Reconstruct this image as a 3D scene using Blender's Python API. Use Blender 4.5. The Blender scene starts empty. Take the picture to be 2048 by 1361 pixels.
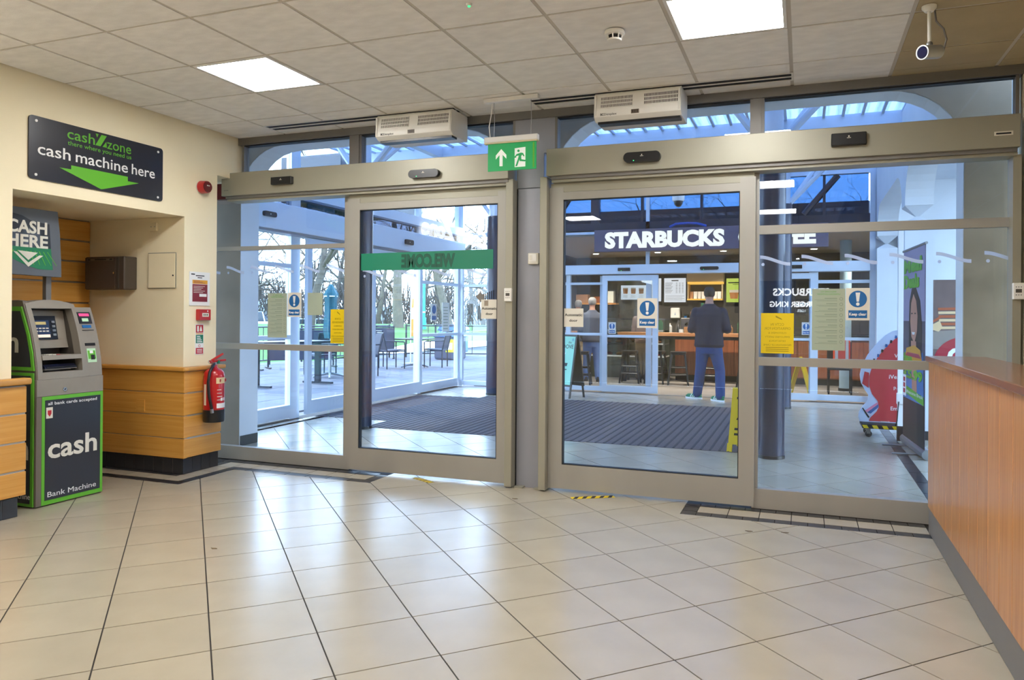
import bpy, bmesh, math, random
from mathutils import Vector, Matrix
random.seed(7)
SC = bpy.context.scene
COL = SC.collection
PI = math.pi
# ------------------------------------------------------------------ camera
H = 1.3297            # eye height
CZ = 2.907            # ceiling height
G = 5.367             # plane of the front glazing
cam_d = bpy.data.cameras.new('camera')
cam = bpy.data.objects.new('camera', cam_d)
COL.objects.link(cam)
yaw, pitch, roll = 0.35586, 0.00166, 0.00714
fw = Vector((-math.sin(yaw) * math.cos(pitch), math.cos(yaw) * math.cos(pitch), math.sin(pitch)))
r0 = Vector((math.cos(yaw), math.sin(yaw), 0))
u0 = r0.cross(fw)
rt = math.cos(roll) * r0 + math.sin(roll) * u0
up = -math.sin(roll) * r0 + math.cos(roll) * u0
cam.matrix_world = Matrix(((rt.x, up.x, -fw.x, 0), (rt.y, up.y, -fw.y, 0), (rt.z, up.z, -fw.z, H), (0, 0, 0, 1)))
cam_d.sensor_fit = 'HORIZONTAL'
cam_d.sensor_width = 36.0
cam_d.lens = 1479.5 / 2048 * 36
cam_d.shift_x = (1024 - 1056.47) / 2048
cam_d.shift_y = (628.69 - 680.5) / 2048
cam_d.clip_start = 0.02
cam_d.clip_end = 400
SC.camera = cam
# ------------------------------------------------------------------ view and sky
SC.view_settings.view_transform = 'Standard'
SC.view_settings.look = 'None'
SC.view_settings.gamma = 1.0
SC.view_settings.use_curve_mapping = False
SC.view_settings.exposure = 0.0
world = bpy.data.worlds.new('sky')
SC.world = world
world.use_nodes = True
wn, wl = world.node_tree.nodes, world.node_tree.links
bg = wn['Background']
tc = wn.new('ShaderNodeTexCoord')
sep = wn.new('ShaderNodeSeparateXYZ')
wl.new(tc.outputs['Generated'], sep.inputs[0])
ramp = wn.new('ShaderNodeValToRGB')
ramp.color_ramp.elements[0].position = 0.0
ramp.color_ramp.elements[0].color = (0.68, 0.84, 1.0, 1)
ramp.color_ramp.elements[1].position = 0.75
ramp.color_ramp.elements[1].color = (0.38, 0.60, 1.0, 1)
wl.new(sep.outputs['Z'], ramp.inputs[0])
wl.new(ramp.outputs[0], bg.inputs['Color'])
bg.inputs['Strength'].default_value = 10.2
sun_d = bpy.data.lights.new('sun', 'SUN')
sun_d.energy = 3.2
sun_d.angle = math.radians(1.5)
sun_d.color = (0.86, 0.92, 1.0)
sun = bpy.data.objects.new('sun', sun_d)
COL.objects.link(sun)
sun.rotation_euler = Vector((0.72, -0.38, -0.62)).to_track_quat('-Z', 'Y').to_euler()
PANEL_EMIT = 45.0
CAFE_W = 260.0
# ------------------------------------------------------------------ materials
MATS = {}
def hexc(h):
    c = [int(h[i:i + 2], 16) / 255 for i in (0, 2, 4)]
    return tuple(x / 12.92 if x <= .04045 else ((x + .055) / 1.055) ** 2.4 for x in c)
def mat(name, col, rough=.5, metal=0., spec=.5, noise=0., nscale=8., bump=0., bscale=60., rnd=0., stretch=None, emit=0., coat=0.):
    """principled material with procedural mottling, fine relief and per-object variation"""
    if name in MATS: return MATS[name]
    m = bpy.data.materials.new(name); MATS[name] = m
    m.use_nodes = True
    n, l = m.node_tree.nodes, m.node_tree.links
    b = n['Principled BSDF']
    if isinstance(col, str): col = hexc(col)
    c = (*col, 1)
    b.inputs['Base Color'].default_value = c
    b.inputs['Roughness'].default_value = rough
    b.inputs['Metallic'].default_value = metal
    b.inputs['Specular IOR Level'].default_value = spec
    if coat: b.inputs['Coat Weight'].default_value = coat
    if emit:
        b.inputs['Emission Color'].default_value = c
        b.inputs['Emission Strength'].default_value = emit
    src = None
    if noise or bump:
        t = n.new('ShaderNodeTexCoord')
        co = t.outputs['Object']
        if stretch:
            mp = n.new('ShaderNodeMapping'); mp.inputs['Scale'].default_value = stretch
            l.new(co, mp.inputs[0]); co = mp.outputs[0]
    if noise:
        nt = n.new('ShaderNodeTexNoise'); nt.inputs['Scale'].default_value = nscale; nt.inputs['Detail'].default_value = 5
        l.new(co, nt.inputs['Vector'])
        mr = n.new('ShaderNodeMapRange'); mr.inputs[1].default_value = .3; mr.inputs[2].default_value = .7
        mr.inputs[3].default_value = 1 - noise; mr.inputs[4].default_value = 1 + noise * .5
        l.new(nt.outputs[0], mr.inputs[0]); src = mr.outputs[0]
    if rnd:
        oi = n.new('ShaderNodeObjectInfo')
        mr = n.new('ShaderNodeMapRange'); mr.inputs[3].default_value = 1 - rnd; mr.inputs[4].default_value = 1 + rnd * .4
        l.new(oi.outputs['Random'], mr.inputs[0])
        if src:
            mm = n.new('ShaderNodeMath'); mm.operation = 'MULTIPLY'
            l.new(src, mm.inputs[0]); l.new(mr.outputs[0], mm.inputs[1]); src = mm.outputs[0]
        else: src = mr.outputs[0]
    if src:
        vm = n.new('ShaderNodeVectorMath'); vm.operation = 'SCALE'
        vm.inputs[0].default_value = c[:3]
        l.new(src, vm.inputs['Scale']); l.new(vm.outputs[0], b.inputs['Base Color'])
    if bump:
        bt = n.new('ShaderNodeTexNoise'); bt.inputs['Scale'].default_value = bscale; bt.inputs['Detail'].default_value = 4
        l.new(co, bt.inputs['Vector'])
        bp = n.new('ShaderNodeBump'); bp.inputs['Strength'].default_value = bump; bp.inputs['Distance'].default_value = .01
        l.new(bt.outputs[0], bp.inputs['Height']); l.new(bp.outputs[0], b.inputs['Normal'])
    return m
def wood(name, c1, c2, rough=.4, axis='Z', scale=14., rnd=.08, coat=0.):
    m = bpy.data.materials.new(name); MATS[name] = m
    m.use_nodes = True
    n, l = m.node_tree.nodes, m.node_tree.links
    b = n['Principled BSDF']; b.inputs['Roughness'].default_value = rough
    if coat: b.inputs['Coat Weight'].default_value = coat; b.inputs['Coat Roughness'].default_value = .15
    t = n.new('ShaderNodeTexCoord'); mp = n.new('ShaderNodeMapping')
    oi = n.new('ShaderNodeObjectInfo')
    ad = n.new('ShaderNodeVectorMath'); ad.operation = 'ADD'
    cb = n.new('ShaderNodeCombineXYZ')
    mu = n.new('ShaderNodeMath'); mu.operation = 'MULTIPLY'; mu.inputs[1].default_value = 13.7
    l.new(oi.outputs['Random'], mu.inputs[0])
    for i in range(3): l.new(mu.outputs[0], cb.inputs[i])
    l.new(t.outputs['Object'], ad.inputs[0]); l.new(cb.outputs[0], ad.inputs[1])
    l.new(ad.outputs[0], mp.inputs[0])
    sc = {'X': (.7, scale, scale), 'Y': (scale, .7, scale), 'Z': (scale, scale, .7)}[axis]
    mp.inputs['Scale'].default_value = sc
    nt = n.new('ShaderNodeTexNoise'); nt.inputs['Scale'].default_value = 2.2; nt.inputs['Detail'].default_value = 8; nt.inputs['Distortion'].default_value = .6
    l.new(mp.outputs[0], nt.inputs['Vector'])
    rp = n.new('ShaderNodeValToRGB')
    rp.color_ramp.elements[0].position = .33; rp.color_ramp.elements[1].position = .68
    rp.color_ramp.elements[0].color = (*hexc(c1), 1); rp.color_ramp.elements[1].color = (*hexc(c2), 1)
    l.new(nt.outputs[0], rp.inputs[0])
    mr = n.new('ShaderNodeMapRange'); mr.inputs[3].default_value = 1 - rnd; mr.inputs[4].default_value = 1 + rnd
    l.new(oi.outputs['Random'], mr.inputs[0])
    vm = n.new('ShaderNodeVectorMath'); vm.operation = 'SCALE'
    l.new(rp.outputs[0], vm.inputs[0]); l.new(mr.outputs[0], vm.inputs['Scale'])
    l.new(vm.outputs[0], b.inputs['Base Color'])
    return m
def glass(name, tint=(.95, .98, 1.), refl=1.0):
    """thin window glass: clear transmission with Schlick reflection"""
    m = bpy.data.materials.new(name); MATS[name] = m
    m.use_nodes = True
    n, l = m.node_tree.nodes, m.node_tree.links
    n.remove(n['Principled BSDF'])
    out = n['Material Output']
    tr = n.new('ShaderNodeBsdfTransparent'); tr.inputs[0].default_value = (*tint, 1)
    gl = n.new('ShaderNodeBsdfGlossy'); gl.inputs['Roughness'].default_value = 0.0
    lw = n.new('ShaderNodeLayerWeight'); lw.inputs['Blend'].default_value = .5
    pw = n.new('ShaderNodeMath'); pw.operation = 'POWER'; pw.inputs[1].default_value = 5
    l.new(lw.outputs['Facing'], pw.inputs[0])
    ma = n.new('ShaderNodeMath'); ma.operation = 'MULTIPLY_ADD'; ma.inputs[1].default_value = .95 * refl; ma.inputs[2].default_value = .042 * refl
    l.new(pw.outputs[0], ma.inputs[0])
    mx = n.new('ShaderNodeMixShader')
    l.new(ma.outputs[0], mx.inputs[0]); l.new(tr.outputs[0], mx.inputs[1]); l.new(gl.outputs[0], mx.inputs[2])
    l.new(mx.outputs[0], out.inputs[0])
    return m
def film(name, col, alpha, tlu=.45):
    """translucent printed or frosted film stuck on glass"""
    m = bpy.data.materials.new(name); MATS[name] = m
    m.use_nodes = True
    n, l = m.node_tree.nodes, m.node_tree.links
    b = n['Principled BSDF']; b.inputs['Base Color'].default_value = (*hexc(col), 1); b.inputs['Roughness'].default_value = .6
    tr = n.new('ShaderNodeBsdfTransparent')
    tl = n.new('ShaderNodeBsdfTranslucent'); tl.inputs[0].default_value = (*hexc(col), 1)
    m1 = n.new('ShaderNodeMixShader'); m1.inputs[0].default_value = tlu
    l.new(b.outputs[0], m1.inputs[1]); l.new(tl.outputs[0], m1.inputs[2])
    m2 = n.new('ShaderNodeMixShader'); m2.inputs[0].default_value = alpha
    l.new(tr.outputs[0], m2.inputs[1]); l.new(m1.outputs[0], m2.inputs[2])
    l.new(m2.outputs[0], n['Material Output'].inputs[0])
    return m
def emis(name, col, s):
    m = bpy.data.materials.new(name); MATS[name] = m
    m.use_nodes = True
    n, l = m.node_tree.nodes, m.node_tree.links
    n.remove(n['Principled BSDF'])
    e = n.new('ShaderNodeEmission'); e.inputs[0].default_value = (*(hexc(col) if isinstance(col, str) else col), 1); e.inputs[1].default_value = s
    l.new(e.outputs[0], n['Material Output'].inputs[0])
    return m
# ------------------------------------------------------------------ mesh building
class MB:
    def __init__(s): s.v, s.f = [], []
    def add(s, vs, fs):
        o = len(s.v); s.v += [tuple(p) for p in vs]; s.f += [tuple(i + o for i in f) for f in fs]; return s
    def box(s, x0, x1, y0, y1, z0, z1):
        if x0 > x1: x0, x1 = x1, x0
        if y0 > y1: y0, y1 = y1, y0
        if z0 > z1: z0, z1 = z1, z0
        return s.add([(x0, y0, z0), (x1, y0, z0), (x1, y1, z0), (x0, y1, z0), (x0, y0, z1), (x1, y0, z1), (x1, y1, z1), (x0, y1, z1)],
                     [(0, 3, 2, 1), (4, 5, 6, 7), (0, 1, 5, 4), (1, 2, 6, 5), (2, 3, 7, 6), (3, 0, 4, 7)])
    def cyl(s, p0, p1, r0, r1=None, n=14, caps=True):
        r1 = r0 if r1 is None else r1
        p0, p1 = Vector(p0), Vector(p1); d = (p1 - p0).normalized()
        a = d.orthogonal().normalized(); b = d.cross(a)
        vs = []
        for p, r in ((p0, r0), (p1, r1)):
            for i in range(n):
                t = 2 * PI * i / n; vs.append(p + r * (math.cos(t) * a + math.sin(t) * b))
        fs = [(i, (i + 1) % n, n + (i + 1) % n, n + i) for i in range(n)]
        if caps: fs += [tuple(range(n - 1, -1, -1)), tuple(range(n, 2 * n))]
        return s.add(vs, fs)
    def tube(s, pts, r, n=8, flat=None):
        pts = [Vector(p) for p in pts]; m = len(pts); vs = []
        rs = r if isinstance(r, (list, tuple)) else [r] * m
        a = None
        for k, p in enumerate(pts):
            d = (pts[min(k + 1, m - 1)] - pts[max(k - 1, 0)]).normalized()
            a = d.orthogonal().normalized() if a is None else (a - a.dot(d) * d).normalized()
            b = d.cross(a)
            for i in range(n):
                t = 2 * PI * i / n; vs.append(p + rs[k] * (math.cos(t) * a + math.sin(t) * b))
        fs = [(k * n + i, k * n + (i + 1) % n, (k + 1) * n + (i + 1) % n, (k + 1) * n + i) for k in range(m - 1) for i in range(n)]
        fs += [tuple(range(n - 1, -1, -1)), tuple(range((m - 1) * n, m * n))]
        return s.add(vs, fs)
    def rings(s, rings, n=16, caps=True):
        """loft of horizontal ellipses (cx,cy,z,rx,ry[,rotz])"""
        vs = []
        for R in rings:
            cx, cy, z, rx, ry = R[:5]; a = R[5] if len(R) > 5 else 0
            for i in range(n):
                t = 2 * PI * i / n; x, y = rx * math.cos(t), ry * math.sin(t)
                vs.append((cx + x * math.cos(a) - y * math.sin(a), cy + x * math.sin(a) + y * math.cos(a), z))
        m = len(rings)
        fs = [(k * n + i, k * n + (i + 1) % n, (k + 1) * n + (i + 1) % n, (k + 1) * n + i) for k in range(m - 1) for i in range(n)]
        if caps: fs += [tuple(range(n - 1, -1, -1)), tuple(range((m - 1) * n, m * n))]
        return s.add(vs, fs)
    def lathe(s, prof, c=(0, 0, 0), n=20):
        return s.rings([(c[0], c[1], c[2] + z, r, r) for r, z in prof], n)
    def sphere(s, c, rx, ry=None, rz=None, n=14, m=9):
        ry = rx if ry is None else ry; rz = rx if rz is None else rz
        R = []
        for k in range(m + 1):
            t = -PI / 2 + PI * (k * .98 + .01 * m) / m
            R.append((c[0], c[1], c[2] + rz * math.sin(t), rx * math.cos(t), ry * math.cos(t)))
        return s.rings(R, n)
    def poly(s, pts, n, d):
        """polygon pts (3D, planar) extruded by d along n"""
        pts = [Vector(p) for p in pts]; nn = Vector(n).normalized() * d; m = len(pts)
        vs = pts + [p + nn for p in pts]
        fs = [tuple(range(m - 1, -1, -1)), tuple(range(m, 2 * m))] + [(i, (i + 1) % m, m + (i + 1) % m, m + i) for i in range(m)]
        return s.add(vs, fs)
    def mesh(s, name, m, bev=0., seg=1, smooth=None, flip=False):
        me = bpy.data.meshes.new(name)
        me.from_pydata(s.v, [], s.f); me.update()
        bm = bmesh.new(); bm.from_mesh(me)
        bmesh.ops.recalc_face_normals(bm, faces=bm.faces)
        if bev: bmesh.ops.bevel(bm, geom=bm.edges[:], offset=bev, segments=seg, affect='EDGES', profile=.6)
        bm.to_mesh(me); bm.free()
        if smooth is not None:
            for p in me.polygons: p.use_smooth = True
            me.set_sharp_from_angle(angle=smooth)
        me.materials.append(MATS[m] if isinstance(m, str) else m)
        return me
    def build(s, name, m, parent=None, bev=0., seg=1, smooth=None):
        me = s.mesh(name, m, bev, seg, smooth)
        return obj(name, me, parent)
def obj(name, me, parent=None):
    o = bpy.data.objects.new(name, me); COL.objects.link(o)
    if parent is not None:
        o.parent = parent
        if parent.type == 'EMPTY' or parent.get('org'):
            o.matrix_parent_inverse = Matrix.Translation(-parent.location)
    return o
def tag(o, label, cat=None, group=None, kind=None):
    o['label'] = label
    if cat: o['category'] = cat
    if group: o['group'] = group
    if kind: o['kind'] = kind
    return o
def thing(name, label, cat, loc=(0, 0, 0), group=None, kind=None):
    o = bpy.data.objects.new(name, None); COL.objects.link(o); o.location = loc; o.empty_display_size = .1
    return tag(o, label, cat, group, kind)
def single(name, mb, m, label, cat, group=None, kind=None, **kw):
    """a thing that is one mesh, origin at the middle of its underside"""
    xs, ys, zs = zip(*mb.v); c = Vector(((min(xs) + max(xs)) / 2, (min(ys) + max(ys)) / 2, min(zs)))
    mb.v = [(p[0] - c.x, p[1] - c.y, p[2] - c.z) for p in mb.v]
    o = mb.build(name, m, None, **kw); o.location = c; o['org'] = 1
    return tag(o, label, cat, group, kind)
def struct(name, mb, m, label, **kw):
    o = mb.build(name, m, None, **kw); o['kind'] = 'structure'; o['label'] = label
    return o
def dup(root, loc, rz=0, label=None, group=None, scale=None):
    r = root.copy(); COL.objects.link(r); r.location = loc; r.rotation_euler = (0, 0, rz)
    if scale: r.scale = scale
    if label: r['label'] = label
    if group: r['group'] = group
    for ch in list(root.children):
        c = ch.copy(); COL.objects.link(c); c.parent = r
        for g in ch.children:
            d = g.copy(); COL.objects.link(d); d.parent = c
    return r
B = lambda *a: MB().box(*a)
TXT = []
def text(s, h, org, right, upv, m, parent, name='lettering', width=None, bold=0., depth=.001, align='L', mirror=False):
    """lettering of cap height h starting at org, laid along right/upv; converted to meshes at the end"""
    TXT.append((s, h, Vector(org), Vector(right).normalized(), Vector(upv).normalized(), m, parent, name, width, bold, depth, align))
def finish_text():
    obs = []
    for t in TXT:
        cu = bpy.data.curves.new('t', 'FONT'); cu.body = t[0]; cu.size = 1; cu.offset = t[9]; cu.resolution_u = 3
        o = bpy.data.objects.new('t', cu); COL.objects.link(o); obs.append(o)
    dg = bpy.context.evaluated_depsgraph_get()
    for t, o in zip(TXT, obs):
        s, h, org, r, u, m, parent, name, width, bold, depth, align = t
        me = bpy.data.meshes.new_from_object(o.evaluated_get(dg))
        n = r.cross(u)
        xs = [v.co.x for v in me.vertices] or [0, 1]
        x0, x1 = min(xs), max(xs)
        k = h / .72; kx = (width / (x1 - x0)) if width else k
        off = {'L': x0, 'C': (x0 + x1) / 2, 'R': x1}[align]
        V = [org + r * ((v.co.x - off) * kx) + u * (v.co.y * k) for v in me.vertices]
        F = [tuple(p.vertices) for p in me.polygons]
        # give the letters thickness: front faces plus sides
        nv = len(V); ed = {}
        for f in F:
            for i in range(len(f)):
                a, b = f[i], f[(i + 1) % len(f)]
                if (b, a) in ed: del ed[(b, a)]
                else: ed[(a, b)] = 1
        V2 = V + [p + n * depth for p in V]
        F2 = [tuple(i + nv for i in f) for f in F] + [(a, b, b + nv, a + nv) for a, b in ed]
        nm = bpy.data.meshes.new(name); nm.from_pydata(V2, [], F2); nm.update()
        nm.materials.append(MATS[m])
        obj(name, nm, parent)
        bpy.data.meshes.remove(me)
    for o in obs:
        cu = o.data; bpy.data.objects.remove(o); bpy.data.curves.remove(cu)
# ------------------------------------------------------------------ palette
mat('tile', 'a89e8b', .23, noise=.07, nscale=3.5, bump=.03, bscale=25, rnd=.05, spec=.62)
mat('grout', '2b2722', .85)
mat('tile_black', '2b2b2e', .28, rnd=.15)
mat('tile_small', 'a89d89', .28, rnd=.06)
mat('wall_cream', 'efe3c3', .75, noise=.03, nscale=2.5, bump=.04, bscale=120)
mat('ceil_tile', 'f0eeeb', .9, noise=.09, nscale=7, bump=.25, bscale=160, rnd=.04, stretch=(1, 2.2, 1))
mat('ceil_tile_tan', 'b3a382', .9, noise=.06, nscale=5, bump=.2, bscale=160)
mat('ceil_rail', 'c4beb4', .6)
mat('alu', 'a29f98', .42, .3, noise=.08, nscale=2.5, stretch=(1, 1, .25))
mat('alu_dark', '7a7774', .45, .35, noise=.06, nscale=3)
mat('alu_cream', '9c998a', .4, .25, noise=.05, nscale=2)
mat('alu_post', '9496a0', .42, .3)
mat('gasket', '15161a', .6)
mat('white', 'e8e8e6', .45)
mat('white_plastic', 'e6e4de', .38)
mat('black_plastic', '17181b', .3)
mat('black_matt', '101114', .7)
mat('red', 'b3141c', .32, coat=.3)
mat('red_dark', '5c0f1a', .25)
mat('chrome', 'c8c8c8', .18, 1.0)
mat('steel', '9a9ca0', .35, .8)
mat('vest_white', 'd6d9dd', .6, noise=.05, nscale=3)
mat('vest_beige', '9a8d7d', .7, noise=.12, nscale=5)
mat('vest_frame', 'd2dae4', .4, .15)
film('roof_translucent', 'c6d0de', .97, .62)  # roof sheet made translucent, added to flood the porch with bluish daylight
mat('rib_shade_strip', 'b9c4d2', .5, .1)
mat('column_dark', '30364a', .28, .2, noise=.12, nscale=4)
mat('mat_grey', '575054', .95, noise=.3, nscale=120, bump=.3, bscale=220)
mat('mat_rib', '25242b', .8)
mat('green', '0c7a5e', .5)
mat('green_dark', '07503f', .5)
mat('sign_green', '0e9a55', .4, emit=.25)
mat('lime', '5fae2c', .4)
mat('navy', '24252e', .3, coat=.2)
mat('ink', '15161a', .6)
mat('paper', 'd8d4c8', .7)
mat('paper_cream', 'd9cfae', .7)
mat('blue_sign', '0f5f9e', .45)
mat('yellow', 'e2c400', .5)
mat('yellow_ink', '9a8400', .6)
mat('sign_red', 'b01e2a', .45)
mat('sign_orange', 'd79a2a', .5)
mat('atm_grey', '8b847a', .45, .1, noise=.04, nscale=12)
mat('atm_side', '6f665c', .5, .1)
mat('atm_dark', '4a453f', .5)
mat('screen', '20242e', .15)
mat('box_brown', '4c433b', .4, .1)
wood('wood_panel', 'c98f3c', 'd59e4e', .38, 'Y', 22, .05)
wood('wood_panel_x', 'c98f3c', 'd59e4e', .38, 'X', 22, .05)
wood('wood_rail', 'bc8842', 'c8964c', .32, 'Y', 20, .03)
wood('counter_wood', 'ac7038', 'c88d52', .3, 'Z', 26, .04, .25)
wood('counter_top', '7c4a2a', '99603a', .2, 'Y', 14, .02, .4)
glass('glass')
glass('glass_tint', (.13, .215, .33), 1.2)
glass('glass_dark', (.22, .25, .32), 1.3)
film('frost', 'd6deee', .68)
film('paper_back', 'c6cbb2', .93)
emis('panel_glow', (1.0, .985, .965), PANEL_EMIT)
# ------------------------------------------------------------------ floor
s2 = math.sqrt(.5)
T0 = Vector((-2.4658, 2.0129)); E1 = Vector((s2, s2)) * .4069; E2 = Vector((-s2, s2)) * .4023
def clip(poly, x0, x1, y0, y1):
    for ax, lim, sg in ((0, x0, 1), (0, x1, -1), (1, y0, 1), (1, y1, -1)):
        out = []
        for i in range(len(poly)):
            a, b = poly[i], poly[(i + 1) % len(poly)]
            da, db = (a[ax] - lim) * sg, (b[ax] - lim) * sg
            if da >= 0: out.append(a)
            if da * db < 0:
                t = da / (da - db); out.append((a[0] + t * (b[0] - a[0]), a[1] + t * (b[1] - a[1])))
        poly = out
        if len(poly) < 3: return None
    A = abs(sum(poly[i][0] * poly[(i + 1) % len(poly)][1] - poly[(i + 1) % len(poly)][0] * poly[i][1] for i in range(len(poly)))) / 2
    return poly if A > .0008 else None
floor = struct('floor', B(-6.15, 3.2, -3.6, 12.5, -.12, -.003), 'grout', 'beige diagonal tiled floor of the lobby and the glazed porch')
REG = [(-4.53, 2.9, -3.5, 5.03), (-5.7, -4.53, -3.5, 4.43), (-3.2, -.77, 5.03, 5.5),
       (-5.95, .86, 5.5, 7.5), (-5.95, -4.85, 7.5, 8.05), (-.42, .86, 7.5, 11.15), (-5.95, .86, 11.15, 12.42), (-5.95, -4.85, 10.85, 11.15), (.96, 3.0, 5.6, 12.4)]
tiles = []
full = [E1 * .0 , E1, E1 + E2, E2]
c0 = (E1 + E2) / 2
shr = 1 - .0062 / .4046
fm = MB().poly([((p - c0) * shr).to_3d() for p in full], (0, 0, -1), .02).mesh('floor_tile', 'tile')
for i in range(-22, 36):
    for j in range(-22, 36):
        c = T0 + E1 * i + E2 * j + c0
        if not (-6.6 < c.x < 3.3 and -3.9 < c.y < 12.9): continue
        q = [tuple(c + (p - c0) * shr) for p in full]
        for R in REG:
            p = clip(q, *R)
            if not p: continue
            whole = len(p) == 4 and all(abs(a[0] - b[0]) < 1e-6 and abs(a[1] - b[1]) < 1e-6 for a, b in zip(p, q))
            vx, vy = c.x - 0, c.y
            depth = -vx * math.sin(yaw) + vy * math.cos(yaw); lat = vx * math.cos(yaw) + vy * math.sin(yaw)
            vis = depth > 2.2 and abs(lat) < depth * .75 and c.x < .95
            tiles.append((depth if vis else 99 + depth * 0 + abs(depth), c, p, whole))
tiles.sort(key=lambda t: t[0])
rest = MB()
for k, (d, c, p, whole) in enumerate(tiles):
    if k < 298 and d < 50:
        if whole:
            o = obj('floor_tile', fm, floor); o.location = (c.x, c.y, 0)
        else:
            me = MB().poly([(a[0] - c.x, a[1] - c.y, 0) for a in p], (0, 0, -1), .02).mesh('floor_tile', 'tile')
            o = obj('floor_tile', me, floor); o.location = (c.x, c.y, 0)
    else: rest.poly([(a[0], a[1], 0) for a in p], (0, 0, -1), .02)
tag(rest.build('tile_field', 'tile', floor), 'further floor tiles', kind='stuff')
# border of small black and cream tiles along the skirting and the screens
def strip(x0, x1, y0, y1, step, m, axis):
    n = max(1, round(((x1 - x0) if axis == 'x' else (y1 - y0)) / step))
    for k in range(n):
        if axis == 'x': a, b, c, d = x0 + (x1 - x0) * k / n, x0 + (x1 - x0) * (k + 1) / n, y0, y1
        else: a, b, c, d = x0, x1, y0 + (y1 - y0) * k / n, y0 + (y1 - y0) * (k + 1) / n
        g = .003
        B(a + g, b - g, c + g, d - g, -.02, 0).build('border_tile', m, floor)
strip(-5.63, -4.53, 4.43, 4.52, .2, 'tile_black', 'x')
strip(-4.62, -4.53, 4.52, 5.03, .2, 'tile_black', 'y')
strip(-4.62, -3.2, 5.03, 5.12, .2, 'tile_black', 'x')
strip(-3.29, -3.2, 5.12, 5.32, .2, 'tile_black', 'y')
strip(-4.88, -3.29, 5.27, 5.36, .2, 'tile_black', 'x')
strip(-4.62, -3.29, 5.12, 5.27, .2, 'tile_small', 'x')
strip(-4.78, -4.62, 4.52, 5.27, .2, 'tile_small', 'y')
strip(-5.63, -4.78, 4.52, 4.66, .2, 'tile_small', 'x')
strip(-5.63, -4.86, 4.66, 4.74, .2, 'tile_black', 'x')
strip(-4.86, -4.78, 4.66, 5.27, .2, 'tile_black', 'y')
strip(-.67, .74, 5.03, 5.12, .1, 'tile_black', 'x')
strip(-.77, -.67, 5.03, 5.34, .1, 'tile_black', 'y')
strip(-.67, .74, 5.12, 5.28, .2, 'tile_small', 'x')
strip(-.67, .74, 5.28, 5.36, .1, 'tile_black', 'x')
strip(.86, .96, 5.5, 12.4, .4, 'tile_black', 'y')
strip(-5.85, -5.77, 6.2, 8.05, .4, 'tile_black', 'y')
# ------------------------------------------------------------------ ceiling
ceiling = struct('ceiling', B(-6.1, 3.2, -3.6, G + .15, CZ + .03, CZ + .12), 'grout', 'suspended ceiling of square mineral tiles in a metal grid')
CX, CY = -4.2794, 2.4676
cmesh = {k: B(-.289, .289, -.289, .289, 0, .02).mesh('ceiling_tile', k) for k in ('ceil_tile', 'ceil_tile_tan')}
LIGHTS = {(1, 2), (6, 2), (1, -2), (6, -2), (1, -6), (6, -6)}
for i in range(-1, 12):
    for j in range(-10, 5):
        if (i, j) in LIGHTS: continue
        x0, x1, y0, y1 = CX + .6 * i, CX + .6 * i + .6, CY + .6 * j, CY + .6 * j + .6
        m = 'ceil_tile_tan' if i >= 8 else 'ceil_tile'
        cx0, cx1, cy0, cy1 = max(x0, -4.79), min(x1, 3.0), max(y0, -3.5), min(y1, G - .02)
        if cx1 - cx0 < .05 or cy1 - cy0 < .05: continue
        if j == 4:
            yy = [(cy0, 5.055), (5.217, cy1)]
            for a, b in yy:
                B(cx0 + .011, cx1 - .011, a + .008, b - .004, CZ, CZ + .02).build('ceiling_tile', m, ceiling)
            if i in (3, 7, 8, 9, 10, 11, -1):
                B(cx0 + .011, cx1 - .011, 5.052, 5.22, CZ, CZ + .02).build('ceiling_tile', m, ceiling)
        elif cx1 - cx0 > .59 and cy1 - cy0 > .59:
            o = obj('ceiling_tile', cmesh[m], ceiling); o.location = (x0 + .3, y0 + .3, CZ)
        else: B(cx0 + .011, cx1 - .011, cy0 + .011, cy1 - .011, CZ, CZ + .02).build('ceiling_tile', m, ceiling)
for i in range(0, 13): B(CX + .6 * i - .012, CX + .6 * i + .012, -3.5, G - .02, CZ + .004, CZ + .03).build('grid_rail', 'ceil_rail', ceiling)
for j in range(-9, 5): B(-4.79, 3.0, CY + .6 * j - .012, CY + .6 * j + .012, CZ + .0045, CZ + .0305).build('grid_rail', 'ceil_rail', ceiling)
for n, x0, x1 in (('left', -4.28, -2.49), ('right', -1.9, -.07)):
    t = thing('air_slot', 'long twin slot air diffuser in the ceiling above the %s door' % n, 'vent', ((x0 + x1) / 2, 5.13, CZ), 'ceiling slot diffusers')
    B(x0, x1, 5.058, 5.214, CZ + .002, CZ + .03).build('backing', 'black_matt', t)
    for a, b in ((5.056, 5.067), (5.13, 5.142), (5.205, 5.216)):
        B(x0, x1, a, b, CZ - .003, CZ + .002).build('slot_bar', 'white_plastic', t)
    for x in (x0, x1 - .012): B(x, x + .012, 5.067, 5.205, CZ - .003, CZ + .002).build('end_cap', 'white_plastic', t)
LL = {(1, 2): 'square ceiling light panel over the cash machine side', (6, 2): 'square ceiling light panel cut by the top edge of the photo'}
for (i, j) in sorted(LIGHTS):
    x0, y0 = CX + .6 * i + .3, CY + .6 * j + .3
    t = thing('ceiling_light', LL.get((i, j), 'square ceiling light panel behind the viewer, %s side, %s row' % ('left' if i < 4 else 'right', 'nearer' if j > -4 else 'farther')), 'light', (x0, y0, CZ), 'recessed ceiling light panels')
    for a in ((-.288, .288, -.288, -.27), (-.288, .288, .27, .288), (-.288, -.27, -.27, .27), (.27, .288, -.27, .27)):
        B(x0 + a[0], x0 + a[1], y0 + a[2], y0 + a[3], CZ - .004, CZ + .02).build('frame', 'white', t)
    B(x0 - .27, x0 + .27, y0 - .27, y0 + .27, CZ + .004, CZ + .012).build('diffuser', 'panel_glow', t)
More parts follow.
